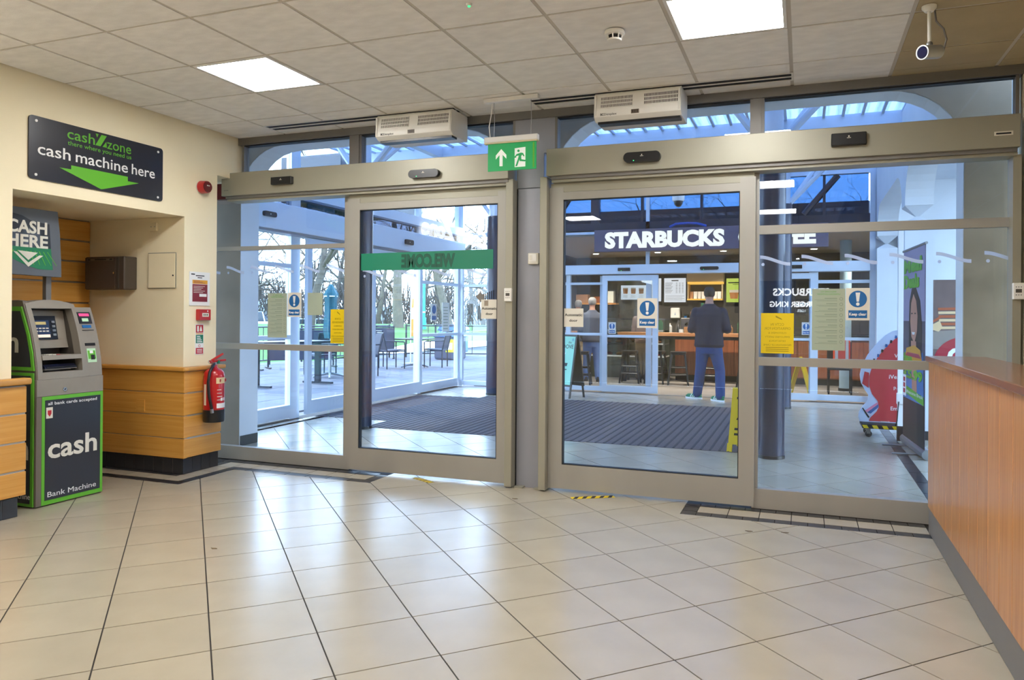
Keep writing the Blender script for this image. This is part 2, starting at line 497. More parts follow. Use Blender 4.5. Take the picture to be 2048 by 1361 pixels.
# ------------------------------------------------------------------ walls of the lobby
WX = -4.79
wl_ = MB()
wl_.box(-6.1, WX, -3.6, 3.315, 0, 2.125).box(-6.1, WX, 4.73, 5.09, 0, 2.125).box(-6.1, -5.87, 3.315, 4.73, 0, 2.125)
wl_.box(-6.1, WX, -3.6, 5.09, 2.125, 3.02).box(-6.1, WX, 5.09, G + .1, 2.53, 3.02)
wall_left = struct('wall_left', wl_, 'wall_cream', 'cream plastered wall with a recess for the cash machine')
struct('wall_back', B(-6.1, 3.2, -3.75, -3.6, 0, 3.02), 'wall_cream', 'cream wall behind the viewer')
struct('wall_right', MB().box(3.0, 3.2, -3.6, G + .1, 0, 3.02).box(1.27, 3.0, G - .05, G + .1, 0, 3.02), 'wall_cream', 'cream wall beyond the wooden counter')
# timber panelling
pan = struct('trim_1', B(-5.87, -5.866, 3.315, 4.73, 0, 2.125), 'alu', 'honey coloured timber boarding at the back of the recess')
for k in range(12):
    z = .87 + .1775 * (k - 4) + .0
    z0, z1 = max(0.02, 1.409 - .178 * (7 - k) + .007), min(2.12, 1.409 - .178 * (6 - k) - .007)
    if z1 - z0 < .03: continue
    B(-5.866, -5.845, 3.32, 4.725, z0, z1).build('board', 'wood_panel', pan, bev=.003)
def dado(name, label, face, parts, x0, x1, y0, y1, black):
    """timber dado: four boards with metal inlays, rounded rail above, black tiles below"""
    core = struct(name, B(x0 + .004, x1 - .004, y0 + .004, y1 - .004, .005, .86), 'alu', label)
    zz = [.132, .297, .483, .669, .845]
    for a, b in zip(zz, zz[1:]):
        B(x0, x1, y0, y1, a + .006, b - .006).build('board', 'wood_panel' if face == 'x' else 'wood_panel_x', core, bev=.002)
    return core
d1 = struct('trim_2', B(-4.786, -4.744, -1.0, 3.376, .14, .85), 'alu', 'low timber dado on the wall left of the cash machine')
for a, b in zip([.132, .297, .483, .669], [.297, .483, .669, .85]):
    B(-4.788, -4.74, -1.0, 3.382, a + .006, b - .006).build('board', 'wood_panel', d1, bev=.002)
MB().box(-4.79, -4.715, -1.0, 3.405, .855, .9).build('rail', 'wood_rail', d1, bev=.018, seg=3)
for k in range(40):
    y = 3.345 - k * .1
    B(-4.785, -4.765, y - .097, y, .002, .128).build('skirting_tile', 'tile_black', d1)
d2 = struct('trim_3', MB().box(-5.86, -4.76, 4.695, 4.728, .14, .85).box(-4.788, -4.744, 4.7, 5.098, .14, .85), 'alu', 'timber dado wrapping the wall pier below the fire notices')
for a, b in zip([.132, .297, .483, .669], [.297, .483, .669, .85]):
    B(-5.865, -4.7405, 4.69, 4.7285, a + .003, b - .003).build('board', 'wood_panel_x', d2, bev=.002)
    B(-4.7885, -4.74, 4.691, 5.104, a + .007, b - .007).build('board', 'wood_panel', d2, bev=.002)
MB().box(-5.865, -4.715, 4.665, 4.7285, .85, .885).build('rail', 'wood_panel_x', d2, bev=.014, seg=3)
MB().box(-4.7885, -4.715, 4.7, 5.135, .85, .885).build('rail', 'wood_rail', d2, bev=.014, seg=3)
mat('grout_light', '9a958c', .8)
B(-5.86, -4.768, 4.7135, 4.7285, .003, .127).build('grout', 'grout_light', d2); B(-4.7885, -4.7685, 4.7125, 5.095, .003, .127).build('grout', 'grout_light', d2); B(-4.789, -4.7685, -1.0, 3.345, .003, .127).build('grout', 'grout_light', d1)
for k in range(10):
    x = -4.775 - k * .105
    B(x - .1, x, 4.71, 4.7285, .002, .128).build('skirting_tile', 'tile_black', d2)
for k in range(4):
    B(-4.7885, -4.765, 4.712 + k * .097, 4.712 + k * .097 + .094, .002, .128).build('skirting_tile', 'tile_black', d2)
# ------------------------------------------------------------------ front glazing screen
def window(name, label, x0, x1, z0, z1, y, rails, th=.06, m='alu', fr=.035, gm='glass'):
    """fixed light: frame members, transoms and one pane per bay (in the XZ plane at y)"""
    w = thing(name, label, None, ((x0 + x1) / 2, y, z0), kind='structure'); del_cat(w)
    for a in ((x0, x0 + fr, z0, z1), (x1 - fr, x1, z0, z1), (x0 + fr, x1 - fr, z1 - fr, z1)):
        B(a[0], a[1], y, y + th, a[2], a[3]).build('frame', m, w)
    return w
def del_cat(o):
    if 'category' in o: del o['category']
def pane(x0, x1, z0, z1, y, parent, gm='glass', th=.008):
    return B(x0, x1, y, y + th, z0, z1).build('pane', gm, parent)
# left fixed light
w1 = thing('window_1', 'fixed glass light left of the sliding door with two rails', None, (-4.3, 5.39, 0), kind='structure'); del_cat(w1)
B(-5.3, -3.62, 5.37, 5.43, .005, .122).build('sill', 'alu', w1)
B(-5.3, -3.62, 5.385, 5.43, 1.9, 1.937).build('rail', 'alu', w1)
B(-5.3, -3.62, 5.385, 5.43, 1.004, 1.057).build('rail', 'alu', w1)
B(-3.68, -3.62, 5.38, 5.43, .122, 2.33).build('stile', 'alu', w1)
for a, b in ((.122, 1.004), (1.057, 1.9), (1.937, 2.33)): pane(-5.3, -3.68, a, b, 5.405, w1)
# right fixed light
w2 = thing('window_2', 'fixed glass light right of the sliding door beside the counter', None, (.5, 5.39, 0), kind='structure'); del_cat(w2)
B(-.33, 1.235, 5.36, 5.43, .003, .139).build('sill', 'alu', w2)
B(-.29, 1.235, 5.385, 5.43, 1.906, 1.966).build('rail', 'alu', w2)
B(-.29, 1.235, 5.385, 5.43, .992, 1.05).build('rail', 'alu', w2)
B(-.33, -.29, 5.38, 5.43, .139, 2.34).build('stile', 'alu', w2)
B(1.205, 1.25, 5.3, 5.43, .0, 2.34).build('stile', 'alu_cream', w2)
for a, b in ((.139, .992), (1.05, 1.906), (1.966, 2.34)): pane(-.29, 1.235, a, b, 5.405, w2)
# sliding leaves
def leaf(name, label, x0, x1, gx0, gx1):
    d = thing(name, label, None, ((x0 + x1) / 2, 5.35, .02), kind='structure'); del_cat(d)
    y0, y1 = 5.325, 5.372
    B(x0, gx0, y0, y1, .022, 2.30).build('stile', 'alu', d)
    B(gx1, x1, y0, y1, .022, 2.30).build('stile', 'alu', d)
    B(gx0, gx1, y0, y1, .022, .205).build('bottom_rail', 'alu', d)
    B(gx0, gx1, y0, y1, 2.205, 2.262).build('top_rail', 'alu', d)
    B(x0 + .01, x1 - .01, y0 + .004, y1, 2.264, 2.33).build('carriage', 'alu_cream', d)
    for a in ((gx0, gx0 + .006, .205, 2.205), (gx1 - .006, gx1, .205, 2.205), (gx0, gx1, .205, .211), (gx0, gx1, 2.199, 2.205)):
        B(a[0], a[1], y0 + .002, y1 - .002, a[2], a[3]).build('gasket', 'gasket', d)
    B(gx0, gx1, 5.345, 5.353, .211, 2.199).build('pane', 'glass', d)
    return d
door1 = leaf('door_1', 'left aluminium sliding glass door with a green welcome band', -3.612, -2.155, -3.494, -2.238)
door2 = leaf('door_2', 'right aluminium sliding glass door facing the coffee shop', -1.813, -.312, -1.702, -.416)
# header boxes that hold the door gear
def header(name, label, x0, x1):
    h = thing(name, label, None, ((x0 + x1) / 2, 5.3, 2.32), kind='structure'); del_cat(h)
    B(x0, x1, 5.24, 5.43, 2.376, 2.578).build('cover', 'alu_cream', h, bev=.003)
    B(x0 + .03, x1 - .01, 5.262, 5.43, 2.352, 2.376).build('lip', 'alu_dark', h)
    B(x0 + .03, x1 - .005, 5.28, 5.43, 2.332, 2.352).build('track', 'alu_cream', h)
    return h
hd1 = header('trim_4', 'long cream door gear box above the left opening', -4.885, -2.12)
hd2 = header('trim_5', 'long cream door gear box above the right opening', -1.812, 1.23)
[B(-4.855 + k * .018, -4.843 + k * .018, 5.2388, 5.24, 2.42, 2.428).build('maker_mark', 'alu_dark', hd1) for k in range(3)]
B(-5.02, -4.89, 5.3, 5.36, 2.36, 2.5).build('conduit_box', 'red_dark', hd1)
B(1.09, 1.19, 5.237, 5.24, 2.45, 2.475).build('maker_plate', 'paper', hd2)
B(1.1, 1.18, 5.2365, 5.237, 2.457, 2.467).build('maker_mark', 'ink', hd2)
# head beam, transom lights and the middle post
tr_ = struct('trim_6', MB().box(-4.79, 1.27, 5.34, 5.45, 2.846, 2.925), 'alu_dark', 'dark metal head beam under the ceiling')
def transom(name, label, x0, x1):
    w = thing(name, label, None, ((x0 + x1) / 2, 5.38, 2.58), kind='structure'); del_cat(w)
    B(x0, x0 + .02, 5.36, 5.43, 2.578, 2.846).build('frame', 'alu_dark', w)
    B(x1 - .02, x1, 5.36, 5.43, 2.578, 2.846).build('frame', 'alu_dark', w)
    B(x0 + .02, x1 - .02, 5.362, 5.425, 2.836, 2.846).build('frame', 'gasket', w)
    pane(x0 + .02, x1 - .02, 2.578, 2.836, 5.4, w)
transom('window_3', 'transom light at the far left above the gear box', -4.76, -3.605)
transom('window_4', 'transom light behind the left wall heater', -3.525, -2.11)
transom('window_5', 'transom light behind the right wall heater', -1.785, -.335)
transom('window_6', 'transom light at the far right with a rounded arch behind', -.28, 1.25)
B(-3.605, -3.525, 5.35, 5.44, 2.578, 2.846).build('mullion', 'alu_dark', tr_)
B(-.335, -.28, 5.35, 5.44, 2.578, 2.846).build('mullion', 'alu_dark', tr_)
B(-2.11, -1.785, 5.36, 5.44, 2.578, 2.846).build('mullion', 'alu_post', tr_)
mp = thing('trim_7', 'grey middle post between the two sliding doors with cream edge trims', None, (-1.96, 5.38, 0), kind='structure'); del_cat(mp)
B(-2.085, -1.87, 5.36, 5.44, .0, 2.31).build('cladding', 'alu_post', mp)
B(-2.085, -1.87, 5.355, 5.44, 2.315, 2.578).build('cladding', 'alu_post', mp)
B(-2.15, -2.09, 5.27, 5.43, .01, 2.376).build('edge_trim', 'alu_cream', mp, bev=.003)
B(-1.872, -1.815, 5.27, 5.43, .01, 2.376).build('edge_trim', 'alu_cream', mp, bev=.003)
B(-2.09, -2.082, 5.352, 5.36, .01, 2.31).build('gasket', 'gasket', mp)
for x in (-2.08, -1.92): B(x, x + .07, 5.31, 5.36, .0, .012).build('foot_plate', 'alu_cream', mp)
# ------------------------------------------------------------------ things of the lobby
YR, ZU, XR = (0, 1, 0), (0, 0, 1), (1, 0, 0)
def rrect(y0, y1, z0, z1, r, n=5):
    out = []
    for cy, cz, a0 in ((y1 - r, z1 - r, 0), (y0 + r, z1 - r, 90), (y0 + r, z0 + r, 180), (y1 - r, z0 + r, 270)):
        for k in range(n + 1):
            a = math.radians(a0 + 90 * k / n); out.append((cy + r * math.cos(a), cz + r * math.sin(a)))
    return out
def plateX(pts, x, d): return MB().poly([(x, a, b) for a, b in pts], (1, 0, 0), d)      # plate facing +X
def plateY(pts, y, d): return MB().poly([(a, y, b) for a, b in pts], (0, 1, 0), d)      # plate from y to y+d
def circ(cx, cz, r, n=20): return [(cx + r * math.cos(2 * PI * k / n), cz + r * math.sin(2 * PI * k / n)) for k in range(n)]
# --- cash machine sign on the wall
t = thing('wall_sign', 'dark cash machine sign with a green arrow above the recess', 'sign', (-4.785, 3.95, 2.21))
plateX(rrect(3.41, 4.495, 2.212, 2.632, .025), -4.789, .011).build('panel', 'navy', t)
for y, z in ((3.458, 2.6), (4.447, 2.598), (3.458, 2.242), (4.447, 2.24)): plateX(circ(y, z, .009), -4.778, .004).build('screw', 'white', t)
x = -4.7779
text('cash', .075, (x, 3.68, 2.533), YR, ZU, 'lime', t, width=.212, bold=.004)
text('zone', .075, (x, 3.992, 2.528), YR, ZU, 'lime', t, width=.205)
for p in ([(3.897, 2.617), (3.921, 2.617), (3.91, 2.59)], [(3.897, 2.533), (3.945, 2.617), (3.988, 2.617), (3.938, 2.533)], [(3.955, 2.533), (3.99, 2.533), (3.985, 2.575)]):
    plateX(p, x, .001).build('emblem', 'lime', t)
text('there where you need us', .032, (x, 3.684, 2.489), YR, ZU, 'lime', t, width=.516)
for w_, y_, d_ in (('cash', 3.47, .235), ('machine', 3.745, .425), ('here', 4.205, .212)): text(w_, .08, (x, y_, 2.382), YR, ZU, 'white', t, width=d_, bold=.006)
plateX([(3.623, 2.32), (3.711, 2.323), (3.711, 2.351), (4.17, 2.353), (4.17, 2.32), (4.269, 2.32), (3.947, 2.222)], x, .001).build('arrow', 'lime', t)
# --- illuminated sign further back on the same wall, seen only as a reflection in the glass
t = thing('fascia_sign', 'white illuminated wall lettering reflected in the left door', 'sign', (-4.78, .9, 2.38))
B(-4.789, -4.77, -.25, 2.1, 2.36, 2.4).build('rail', 'steel', t)
emis('letter_glow', (1, 1, 1), 13)
text('Game Zone', .24, (-4.765, -.15, 2.41), YR, ZU, 'letter_glow', t, width=2.13, bold=.03, depth=.02)
t = thing('hanging_sign', 'white lettering of a direction sign reflected in the right window', 'sign', (-.1, -3.55, 1.4))
B(-1.2, .6, -3.598, -3.58, 1.4, 2.0).build('panel', 'navy', t)
text('STARBUCKS', .13, (.45, -3.579, 1.73), (-1, 0, 0), ZU, 'letter_glow', t, bold=.03, depth=.01)
text('BURGER KING', .1, (.3, -3.579, 1.52), (-1, 0, 0), ZU, 'letter_glow', t, bold=.03, depth=.01)
# --- cash machine
atm = thing('cash_machine', 'grey and black cash machine with green edging standing in the recess', 'cash machine', (-5.15, 3.78, 0))
B(-5.6, -4.846, 3.52, 4.028, .004, .867).build('cabinet', 'atm_side', atm, bev=.004)
prof = [(-4.842, .868), (-4.852, .98), (-4.872, 1.08), (-4.9, 1.19), (-4.94, 1.3), (-4.985, 1.405), (-5.03, 1.41), (-5.58, 1.40), (-5.58, .868)]
def fx(z):
    for (xa, za), (xb, zb) in zip(prof, prof[1:6]):
        if za <= z <= zb: return xa + (xb - xa) * (z - za) / (zb - za)
    return prof[5][0]
# side cheeks and back of the head: hood profile extruded along Y
MB().poly([(a, 3.522, b) for a, b in prof], (0, 1, 0), .035).build('side_cheek', 'atm_side', atm, bev=.003)
MB().poly([(a - .055, 3.872, b) for a, b in prof[:5]] + [(-5.05, 3.872, 1.36), (-5.56, 3.872, 1.36), (-5.56, 3.872, .87)], (0, 1, 0), .15).build('head_core', 'atm_dark', atm)
B(-5.56, -5.075, 3.557, 3.87, .87, 1.36).build('head_core', 'atm_dark', atm)
for y_ in (3.556, 3.863): MB().poly([(a - .02, y_, b) for a, b in prof[:5]] + [(-5.0, y_, 1.37), (-5.08, y_, 1.37), (-5.08, y_, .87)], (0, 1, 0), .009).build('recess_side', 'atm_dark', atm)
MB().poly([(-5.08, 3.56, 1.345), (-4.975, 3.56, 1.352), (-4.975, 3.56, 1.362), (-5.08, 3.56, 1.362)], (0, 1, 0), .305).build('recess_roof', 'atm_dark', atm)
def curved(y0, y1, z0, z1, dx, th, m, name, n=8, par=None, bev=0., arch=0.):
    mb = MB(); vs = []; fs = []; ny = 9
    for k in range(n + 1):
        for i in range(ny):
            u = i / (ny - 1); y = y0 + (y1 - y0) * u
            z = z0 + (z1 - z0 + arch * 4 * u * (1 - u)) * k / n
            vs += [(fx(min(z, 1.405)) + dx, y, z), (fx(min(z, 1.405)) + dx - th, y, z)]
    idx = lambda k, i, s: (k * ny + i) * 2 + s
    for k in range(n):
        for i in range(ny - 1):
            fs.append((idx(k, i, 0), idx(k, i + 1, 0), idx(k + 1, i + 1, 0), idx(k + 1, i, 0)))
            fs.append((idx(k, i, 1), idx(k + 1, i, 1), idx(k + 1, i + 1, 1), idx(k, i + 1, 1)))
        fs.append((idx(k, 0, 0), idx(k + 1, 0, 0), idx(k + 1, 0, 1), idx(k, 0, 1)))
        fs.append((idx(k, ny - 1, 0), idx(k, ny - 1, 1), idx(k + 1, ny - 1, 1), idx(k + 1, ny - 1, 0)))
    for i in range(ny - 1):
        fs.append((idx(0, i, 0), idx(0, i, 1), idx(0, i + 1, 1), idx(0, i + 1, 0)))
        fs.append((idx(n, i, 0), idx(n, i + 1, 0), idx(n, i + 1, 1), idx(n, i, 1)))
    mb.add(vs, fs)
    return mb.build(name, m, par or atm, smooth=.6)
# fascia: pillars, brow, shelf and chin around two recesses
curved(3.53, 3.565, .868, 1.37, .004, .07, 'atm_grey', 'fascia_pillar')
curved(3.862, 3.89, .868, 1.36, .004, .07, 'atm_grey', 'fascia_pillar')
curved(3.53, 3.89, 1.355, 1.385, .006, .09, 'atm_grey', 'brow', arch=.03, n=3)
curved(3.565, 3.862, .868, .915, .004, .07, 'atm_grey', 'chin', n=3)
curved(3.565, 3.862, 1.0, 1.03, .014, .08, 'atm_grey', 'shelf', n=3)
B(-5.045, -4.96, 3.565, 3.862, .916, .93).build('recess_floor', 'atm_grey', atm)
B(-5.05, -4.885, 3.565, 3.862, 1.005, 1.028).build('keypad_shelf', 'atm_grey', atm)
# sloping screen block in the recess
MB().poly([(-5.05, 3.566, 1.075), (-4.985, 3.566, 1.075), (-5.0, 3.566, 1.13), (-5.045, 3.566, 1.34), (-5.07, 3.566, 1.34)], (0, 1, 0), .295).build('screen_block', 'atm_grey', atm)
MB().poly([(-4.998, 3.58, 1.135), (-4.998, 3.79, 1.135), (-5.036, 3.79, 1.3), (-5.036, 3.58, 1.3)], (1, 0, .2), .004).build('screen_bezel', 'screen', atm)
sx = lambda z: -4.993 - .2303 * (z - 1.135)
def onscr(y0, y1, z0, z1, m, name): return MB().poly([(sx(z0), y0, z0), (sx(z0), y1, z0), (sx(z1), y1, z1), (sx(z1), y0, z1)], (1, 0, .2), .003).build(name, m, atm)
mat('scr_blue', '2a3a5a', .2, emit=.15); mat('scr_lit', 'e8d8c8', .3, emit=.5); mat('amber', 'cdbb80', .4)
onscr(3.592, 3.735, 1.15, 1.27, 'scr_blue', 'screen')
MB().poly([(sx(1.15) + .005, 3.6, 1.15), (sx(1.15) + .005, 3.73, 1.15), (sx(1.17) + .005, 3.73, 1.17), (sx(1.17) + .005, 3.6, 1.17)], (1, 0, .2), .002).build('screen_banner', 'scr_lit', atm)
MB().poly([(sx(1.24) + .005, 3.63, 1.24), (sx(1.24) + .005, 3.71, 1.24), (sx(1.26) + .005, 3.71, 1.26), (sx(1.26) + .005, 3.63, 1.26)], (1, 0, .2), .002).build('screen_banner', 'amber', atm)
for k in range(2):
    for q in range(5): MB().poly([(sx(1.21 - k * .02) + .005, 3.602 + q * .026, 1.21 - k * .02), (sx(1.21 - k * .02) + .005, 3.621 + q * .026, 1.21 - k * .02), (sx(1.218 - k * .02) + .005, 3.621 + q * .026, 1.218 - k * .02), (sx(1.218 - k * .02) + .005, 3.602 + q * .026, 1.218 - k * .02)], (1, 0, .2), .001).build('screen_text', 'paper', atm)
for k in range(4): MB().poly([(sx(1.16 + k * .03) + .003, 3.752, 1.16 + k * .03), (sx(1.16 + k * .03) + .003, 3.775, 1.16 + k * .03), (sx(1.175 + k * .03) + .003, 3.775, 1.175 + k * .03), (sx(1.175 + k * .03) + .003, 3.752, 1.175 + k * .03)], (1, 0, .2), .006).build('screen_key', 'steel', atm)
for i in range(4):
    for j in range(3): B(-4.97 + i * .022, -4.953 + i * .022, 3.64 + j * .03, 3.664 + j * .03, 1.028, 1.034).build('key', ('red' if (i == 3 and j == 2) else 'paper'), atm)
# cash slot
B(-4.975, -4.87, 3.6, 3.84, .93, .937).build('slot_tray', 'atm_grey', atm, bev=.002)
mat('slot_blue', '2b2f4a', .3)
MB().poly([(-4.905, 3.605, .937), (-4.868, 3.605, .937), (-4.9, 3.605, .965)], (0, 1, 0), .235).build('cash_slot', 'slot_blue', atm)
B(-4.902, -4.866, 3.615, 3.83, .942, .948).build('slot_mouth', 'black_matt', atm)
# card reader unit on the right
curved(3.89, 4.03, .868, 1.365, -.012, .05, 'atm_grey', 'card_unit')
curved(3.905, 4.008, 1.245, 1.33, -.009, .01, 'navy', 'info_panel', n=3)
mat('pink_lit', 'd8487e', .4, emit=.6); mat('mint', 'b9dcb6', .5)
curved(3.915, 3.995, 1.3, 1.32, -.007, .005, 'pink_lit', 'lit_strip', n=1)
curved(3.93, 3.98, 1.262, 1.285, -.007, .005, 'mint', 'card_picture', n=1)
curved(3.92, 3.99, 1.215, 1.236, -.007, .01, 'blue_sign', 'contact_pad', n=1)
curved(3.915, 4.005, 1.195, 1.2, -.009, .006, 'black_matt', 'joint', n=1)
curved(3.915, 3.995, 1.085, 1.105, -.008, .008, 'black_matt', 'card_slot', n=1)
curved(3.92, 3.99, .965, 1.065, -.008, .006, 'mint', 'card_sticker', n=3)
curved(3.925, 3.985, .99, 1.05, -.0065, .004, 'lime', 'card_sticker', n=3)
curved(3.94, 3.965, 1.03, 1.05, -.005, .004, 'white', 'card_sticker', n=1)
curved(3.945, 3.975, .985, 1.02, -.005, .004, 'ink', 'card_sticker', n=1)
# lower front
B(-4.846, -4.838, 3.522, 4.026, .752, .867).build('lock_panel', 'atm_grey', atm, bev=.002)
MB().cyl((-4.838, 3.722, .79), (-4.832, 3.722, .79), .014, n=16).build('lock', 'chrome', atm)
MB().cyl((-4.832, 3.722, .79), (-4.831, 3.722, .79), .006, n=12).build('keyhole', 'black_matt', atm)
B(-4.846, -4.842, 3.522, 3.56, .01, .75).build('edge_strip', 'atm_side', atm)
B(-4.846, -4.84, 3.56, 4.026, .01, .75).build('front_border', 'lime', atm)
B(-4.84, -4.838, 3.582, 4.004, .04, .725).build('front_panel', 'navy', atm)
x = -4.8379
text('all bank cards accepted', .022, (x, 3.602, .69), YR, ZU, 'white', atm, width=.372, bold=.006)
text('cash', .14, (x, 3.602, .325), YR, ZU, 'paper', atm, width=.375, bold=.02)
text('Bank Machine', .037, (x, 3.602, .06), YR, ZU, 'white', atm, width=.37, bold=.0)
B(-4.838, -4.8365, 3.588, 3.635, .6, .675).build('alarm_sticker', 'paper', atm)
plateX([(3.598, .655), (3.625, .655), (3.625, .63), (3.612, .612), (3.598, .63)], -4.8365, .001).build('alarm_sticker', 'sign_red', atm)
# near side panels
B(-5.58, -4.86, 3.512, 3.52, .01, .915).build('side_border', 'lime', atm)
B(-5.56, -4.885, 3.510, 3.512, .03, .895).build('side_panel', 'navy', atm)
MB().poly([(-5.58, 3.514, .93), (-4.858, 3.514, .93), (-4.875, 3.514, 1.05), (-4.91, 3.514, 1.18), (-4.985, 3.514, 1.365), (-5.58, 3.514, 1.365)], (0, 1, 0), .008).build('side_border', 'lime', atm)
MB().poly([(-5.57, 3.512, .955), (-4.885, 3.512, .955), (-4.9, 3.512, 1.05), (-4.93, 3.512, 1.17), (-4.995, 3.512, 1.335), (-5.57, 3.512, 1.335)], (0, 1, 0), .002).build('side_panel', 'navy', atm)
y = 3.5095
text('cash', .15, (-5.005, 3.5115, 1.055), XR, ZU, 'paper', atm, align='R', width=.46, bold=.02)
text('all bank cards accepted', .024, (-4.9, y, .845), XR, ZU, 'white', atm, align='R', bold=.006)
text('cash', .16, (-4.9, y, .33), XR, ZU, 'paper', atm, align='R', width=.42, bold=.02)
text('Bank Machine', .04, (-4.88, y, .06), XR, ZU, 'white', atm, align='R')
B(-5.3, -4.97, 4.03, 4.12, .004, .41).build('power_box', 'black_matt', atm, bev=.02)
# topper on a pole
B(-5.15, -5.115, 3.785, 3.825, 1.4, 1.62).build('pole', 'alu_dark', atm)
mat('topper', '5b6068', .45)
tp = plateX([(3.37, 1.59), (3.37, 2.05), (3.82, 2.052), (3.838, 1.9), (3.85, 1.7), (3.852, 1.582)], -5.12, .07).build('topper_sign', 'topper', atm)
tag(tp, 'grey topper sign reading cash here')
plateX([(3.39, 1.78), (3.39, 1.99), (3.5, 2.005), (3.56, 1.995), (3.62, 1.968), (3.7, 1.958), (3.757, 1.955), (3.77, 1.78)], -5.05, .002).build('topper_face', 'navy', tp)
mat('topper_green', '14744a', .4)
plateX([(3.39, 1.78), (3.77, 1.78), (3.786, 1.63), (3.68, 1.63), (3.6, 1.65), (3.5, 1.69), (3.39, 1.72)], -5.05, .002).build('topper_face', 'topper_green', tp)
text('CASH', .085, (-5.0478, 3.455, 1.88), YR, ZU, 'paper', tp, width=.285, bold=.03)
text('HERE', .085, (-5.0478, 3.455, 1.782), YR, ZU, 'paper', tp, width=.292, bold=.03)
for k in range(9): plateX([(3.5 + k * .03, 1.755), (3.506 + k * .03, 1.755), (3.48 + k * .042, 1.66 if k > 3 else 1.72), (3.476 + k * .042, 1.66 if k > 3 else 1.72)], -5.048, .0007).build('ray', 'lime', tp)
plateX([(3.5, 1.745), (3.524, 1.742), (3.605, 1.672), (3.683, 1.727), (3.712, 1.727), (3.605, 1.643)], -5.047, .0012).build('chevron', 'paper', tp)
plateX([(3.53, 1.752), (3.672, 1.745), (3.605, 1.69)], -5.047, .0012).build('chevron', 'paper', tp)
# --- on the recess side wall
t = thing('wall_cabinet', 'brown metal cabinet fixed in the corner of the recess', 'cabinet', (-5.52, 4.66, 1.52))
B(-5.75, -5.3, 4.6, 4.73, 1.522, 1.8).build('body', 'box_brown', t, bev=.008)
B(-5.742, -5.4, 4.596, 4.6, 1.528, 1.792).build('door', 'box_brown', t)
B(-5.72, -5.42, 4.5945, 4.596, 1.765, 1.785).build('name_strip', 'atm_side', t)
for a, b in ((-5.71, -5.68), (-5.63, -5.5), (-5.46, -5.43)): B(a, b, 4.593, 4.5945, 1.77, 1.78).build('name_strip', 'ink', t)
MB().cyl((-5.408, 4.588, 1.66), (-5.408, 4.597, 1.66), .009, n=10).build('lock', 'chrome', t)
mat('cab_edge', '3f3c37', .4)
B(-5.385, -5.36, 4.596, 4.6, 1.528, 1.792).build('hinge_strip', 'cab_edge', t)
t = thing('access_panel', 'flush cream access hatch on the recess side wall', 'hatch', (-5.02, 4.72, 1.53))
B(-5.173, -4.87, 4.722, 4.73, 1.532, 1.832).build('frame', 'alu_cream', t)
B(-5.166, -4.877, 4.718, 4.722, 1.539, 1.825).build('door', 'wall_cream', t)
MB().cyl((-4.895, 4.714, 1.64), (-4.895, 4.718, 1.64), .007, n=10).build('lock', 'ink', t)
t = thing('junction_box', 'small cream junction box high on the recess side wall', 'socket', (-5.11, 4.72, 2.01))
B(-5.148, -5.072, 4.71, 4.73, 2.012, 2.086).build('box', 'wall_cream', t, bev=.004)
for a in (-5.13, -5.09): MB().cyl((a, 4.708, 2.05), (a, 4.71, 2.05), .004, n=8).build('screw', 'steel', t)
B(-5.25, -5.16, 4.683, 4.69, .5, .6).build('cover_plate', 'wood_panel_x', d2)
# --- pier: siren, notice, call point, labels, extinguisher
t = thing('alarm_sounder', 'round red fire alarm sounder on the cream wall', 'alarm', (-4.75, 4.9, 2.34))
MB().cyl((-4.79, 4.9, 2.394), (-4.775, 4.9, 2.394), .05, n=24).build('base', 'white_plastic', t, smooth=.6)
MB().cyl((-4.775, 4.9, 2.394), (-4.715, 4.9, 2.394), .055, .05, n=24).build('body', 'red', t, smooth=.6)
MB().cyl((-4.715, 4.9, 2.394), (-4.705, 4.9, 2.394), .046, .043, n=24).build('lens', 'red_dark', t, smooth=.6)
B(-4.7052, -4.7045, 4.885, 4.9, 2.4, 2.408).build('mark', 'paper', t); B(-4.7052, -4.7045, 4.904, 4.915, 2.4, 2.408).build('mark', 'paper', t)
t = thing('fire_notice', 'laminated fire action notice with orange and dark red blocks', 'notice', (-4.785, 4.895, 1.39))
B(-4.789, -4.784, 4.783, 5.007, 1.392, 1.676).build('sheet', 'white', t)
B(-4.784, -4.783, 4.815, 4.98, 1.575, 1.608).build('orange_block', 'sign_orange', t)
mat('maroon', '7e1c2b', .5)
B(-4.784, -4.783, 4.815, 4.98, 1.425, 1.572).build('red_block', 'maroon', t)
B(-4.783, -4.7825, 4.89, 4.97, 1.468, 1.492).build('white_box', 'white', t)
B(-4.7838, -4.7832, 4.85, 4.945, 1.64, 1.648).build('heading', 'ink', t); B(-4.7838, -4.7832, 4.87, 4.92, 1.624, 1.631).build('heading', 'ink', t)
for k in range(5): B(-4.783, -4.7824, 4.825, 4.95 - .02 * (k % 3), 1.553 - k * .013, 1.557 - k * .013).build('text_line', 'paper', t)
for k in range(3): B(-4.783, -4.7824, 4.83, 4.955 - .03 * k, 1.582 + k * .008, 1.585 + k * .008).build('text_line', 'maroon', t)
B(-4.7835, -4.783, 4.8, 4.84, 1.65, 1.66).build('logo', 'ink', t)
t = thing('call_point', 'red break glass fire call point on the pier', 'alarm', (-4.77, 4.92, 1.27))
B(-4.79, -4.745, 4.857, 4.985, 1.268, 1.361).build('body', 'red', t, bev=.005)
B(-4.745, -4.743, 4.885, 4.957, 1.298, 1.33).build('glass', 'paper', t)
for k in range(3): plateX(circ(4.903 + k * .018, 1.314, .006, 10), -4.743, .0008).build('dot', 'ink', t)
plateX(circ(4.945, 1.346, .007, 10), -4.745, .001).build('lamp', 'white', t)
t = thing('safety_label', 'narrow strip of red and green safety labels above the extinguisher', 'label', (-4.787, 4.9, .98))
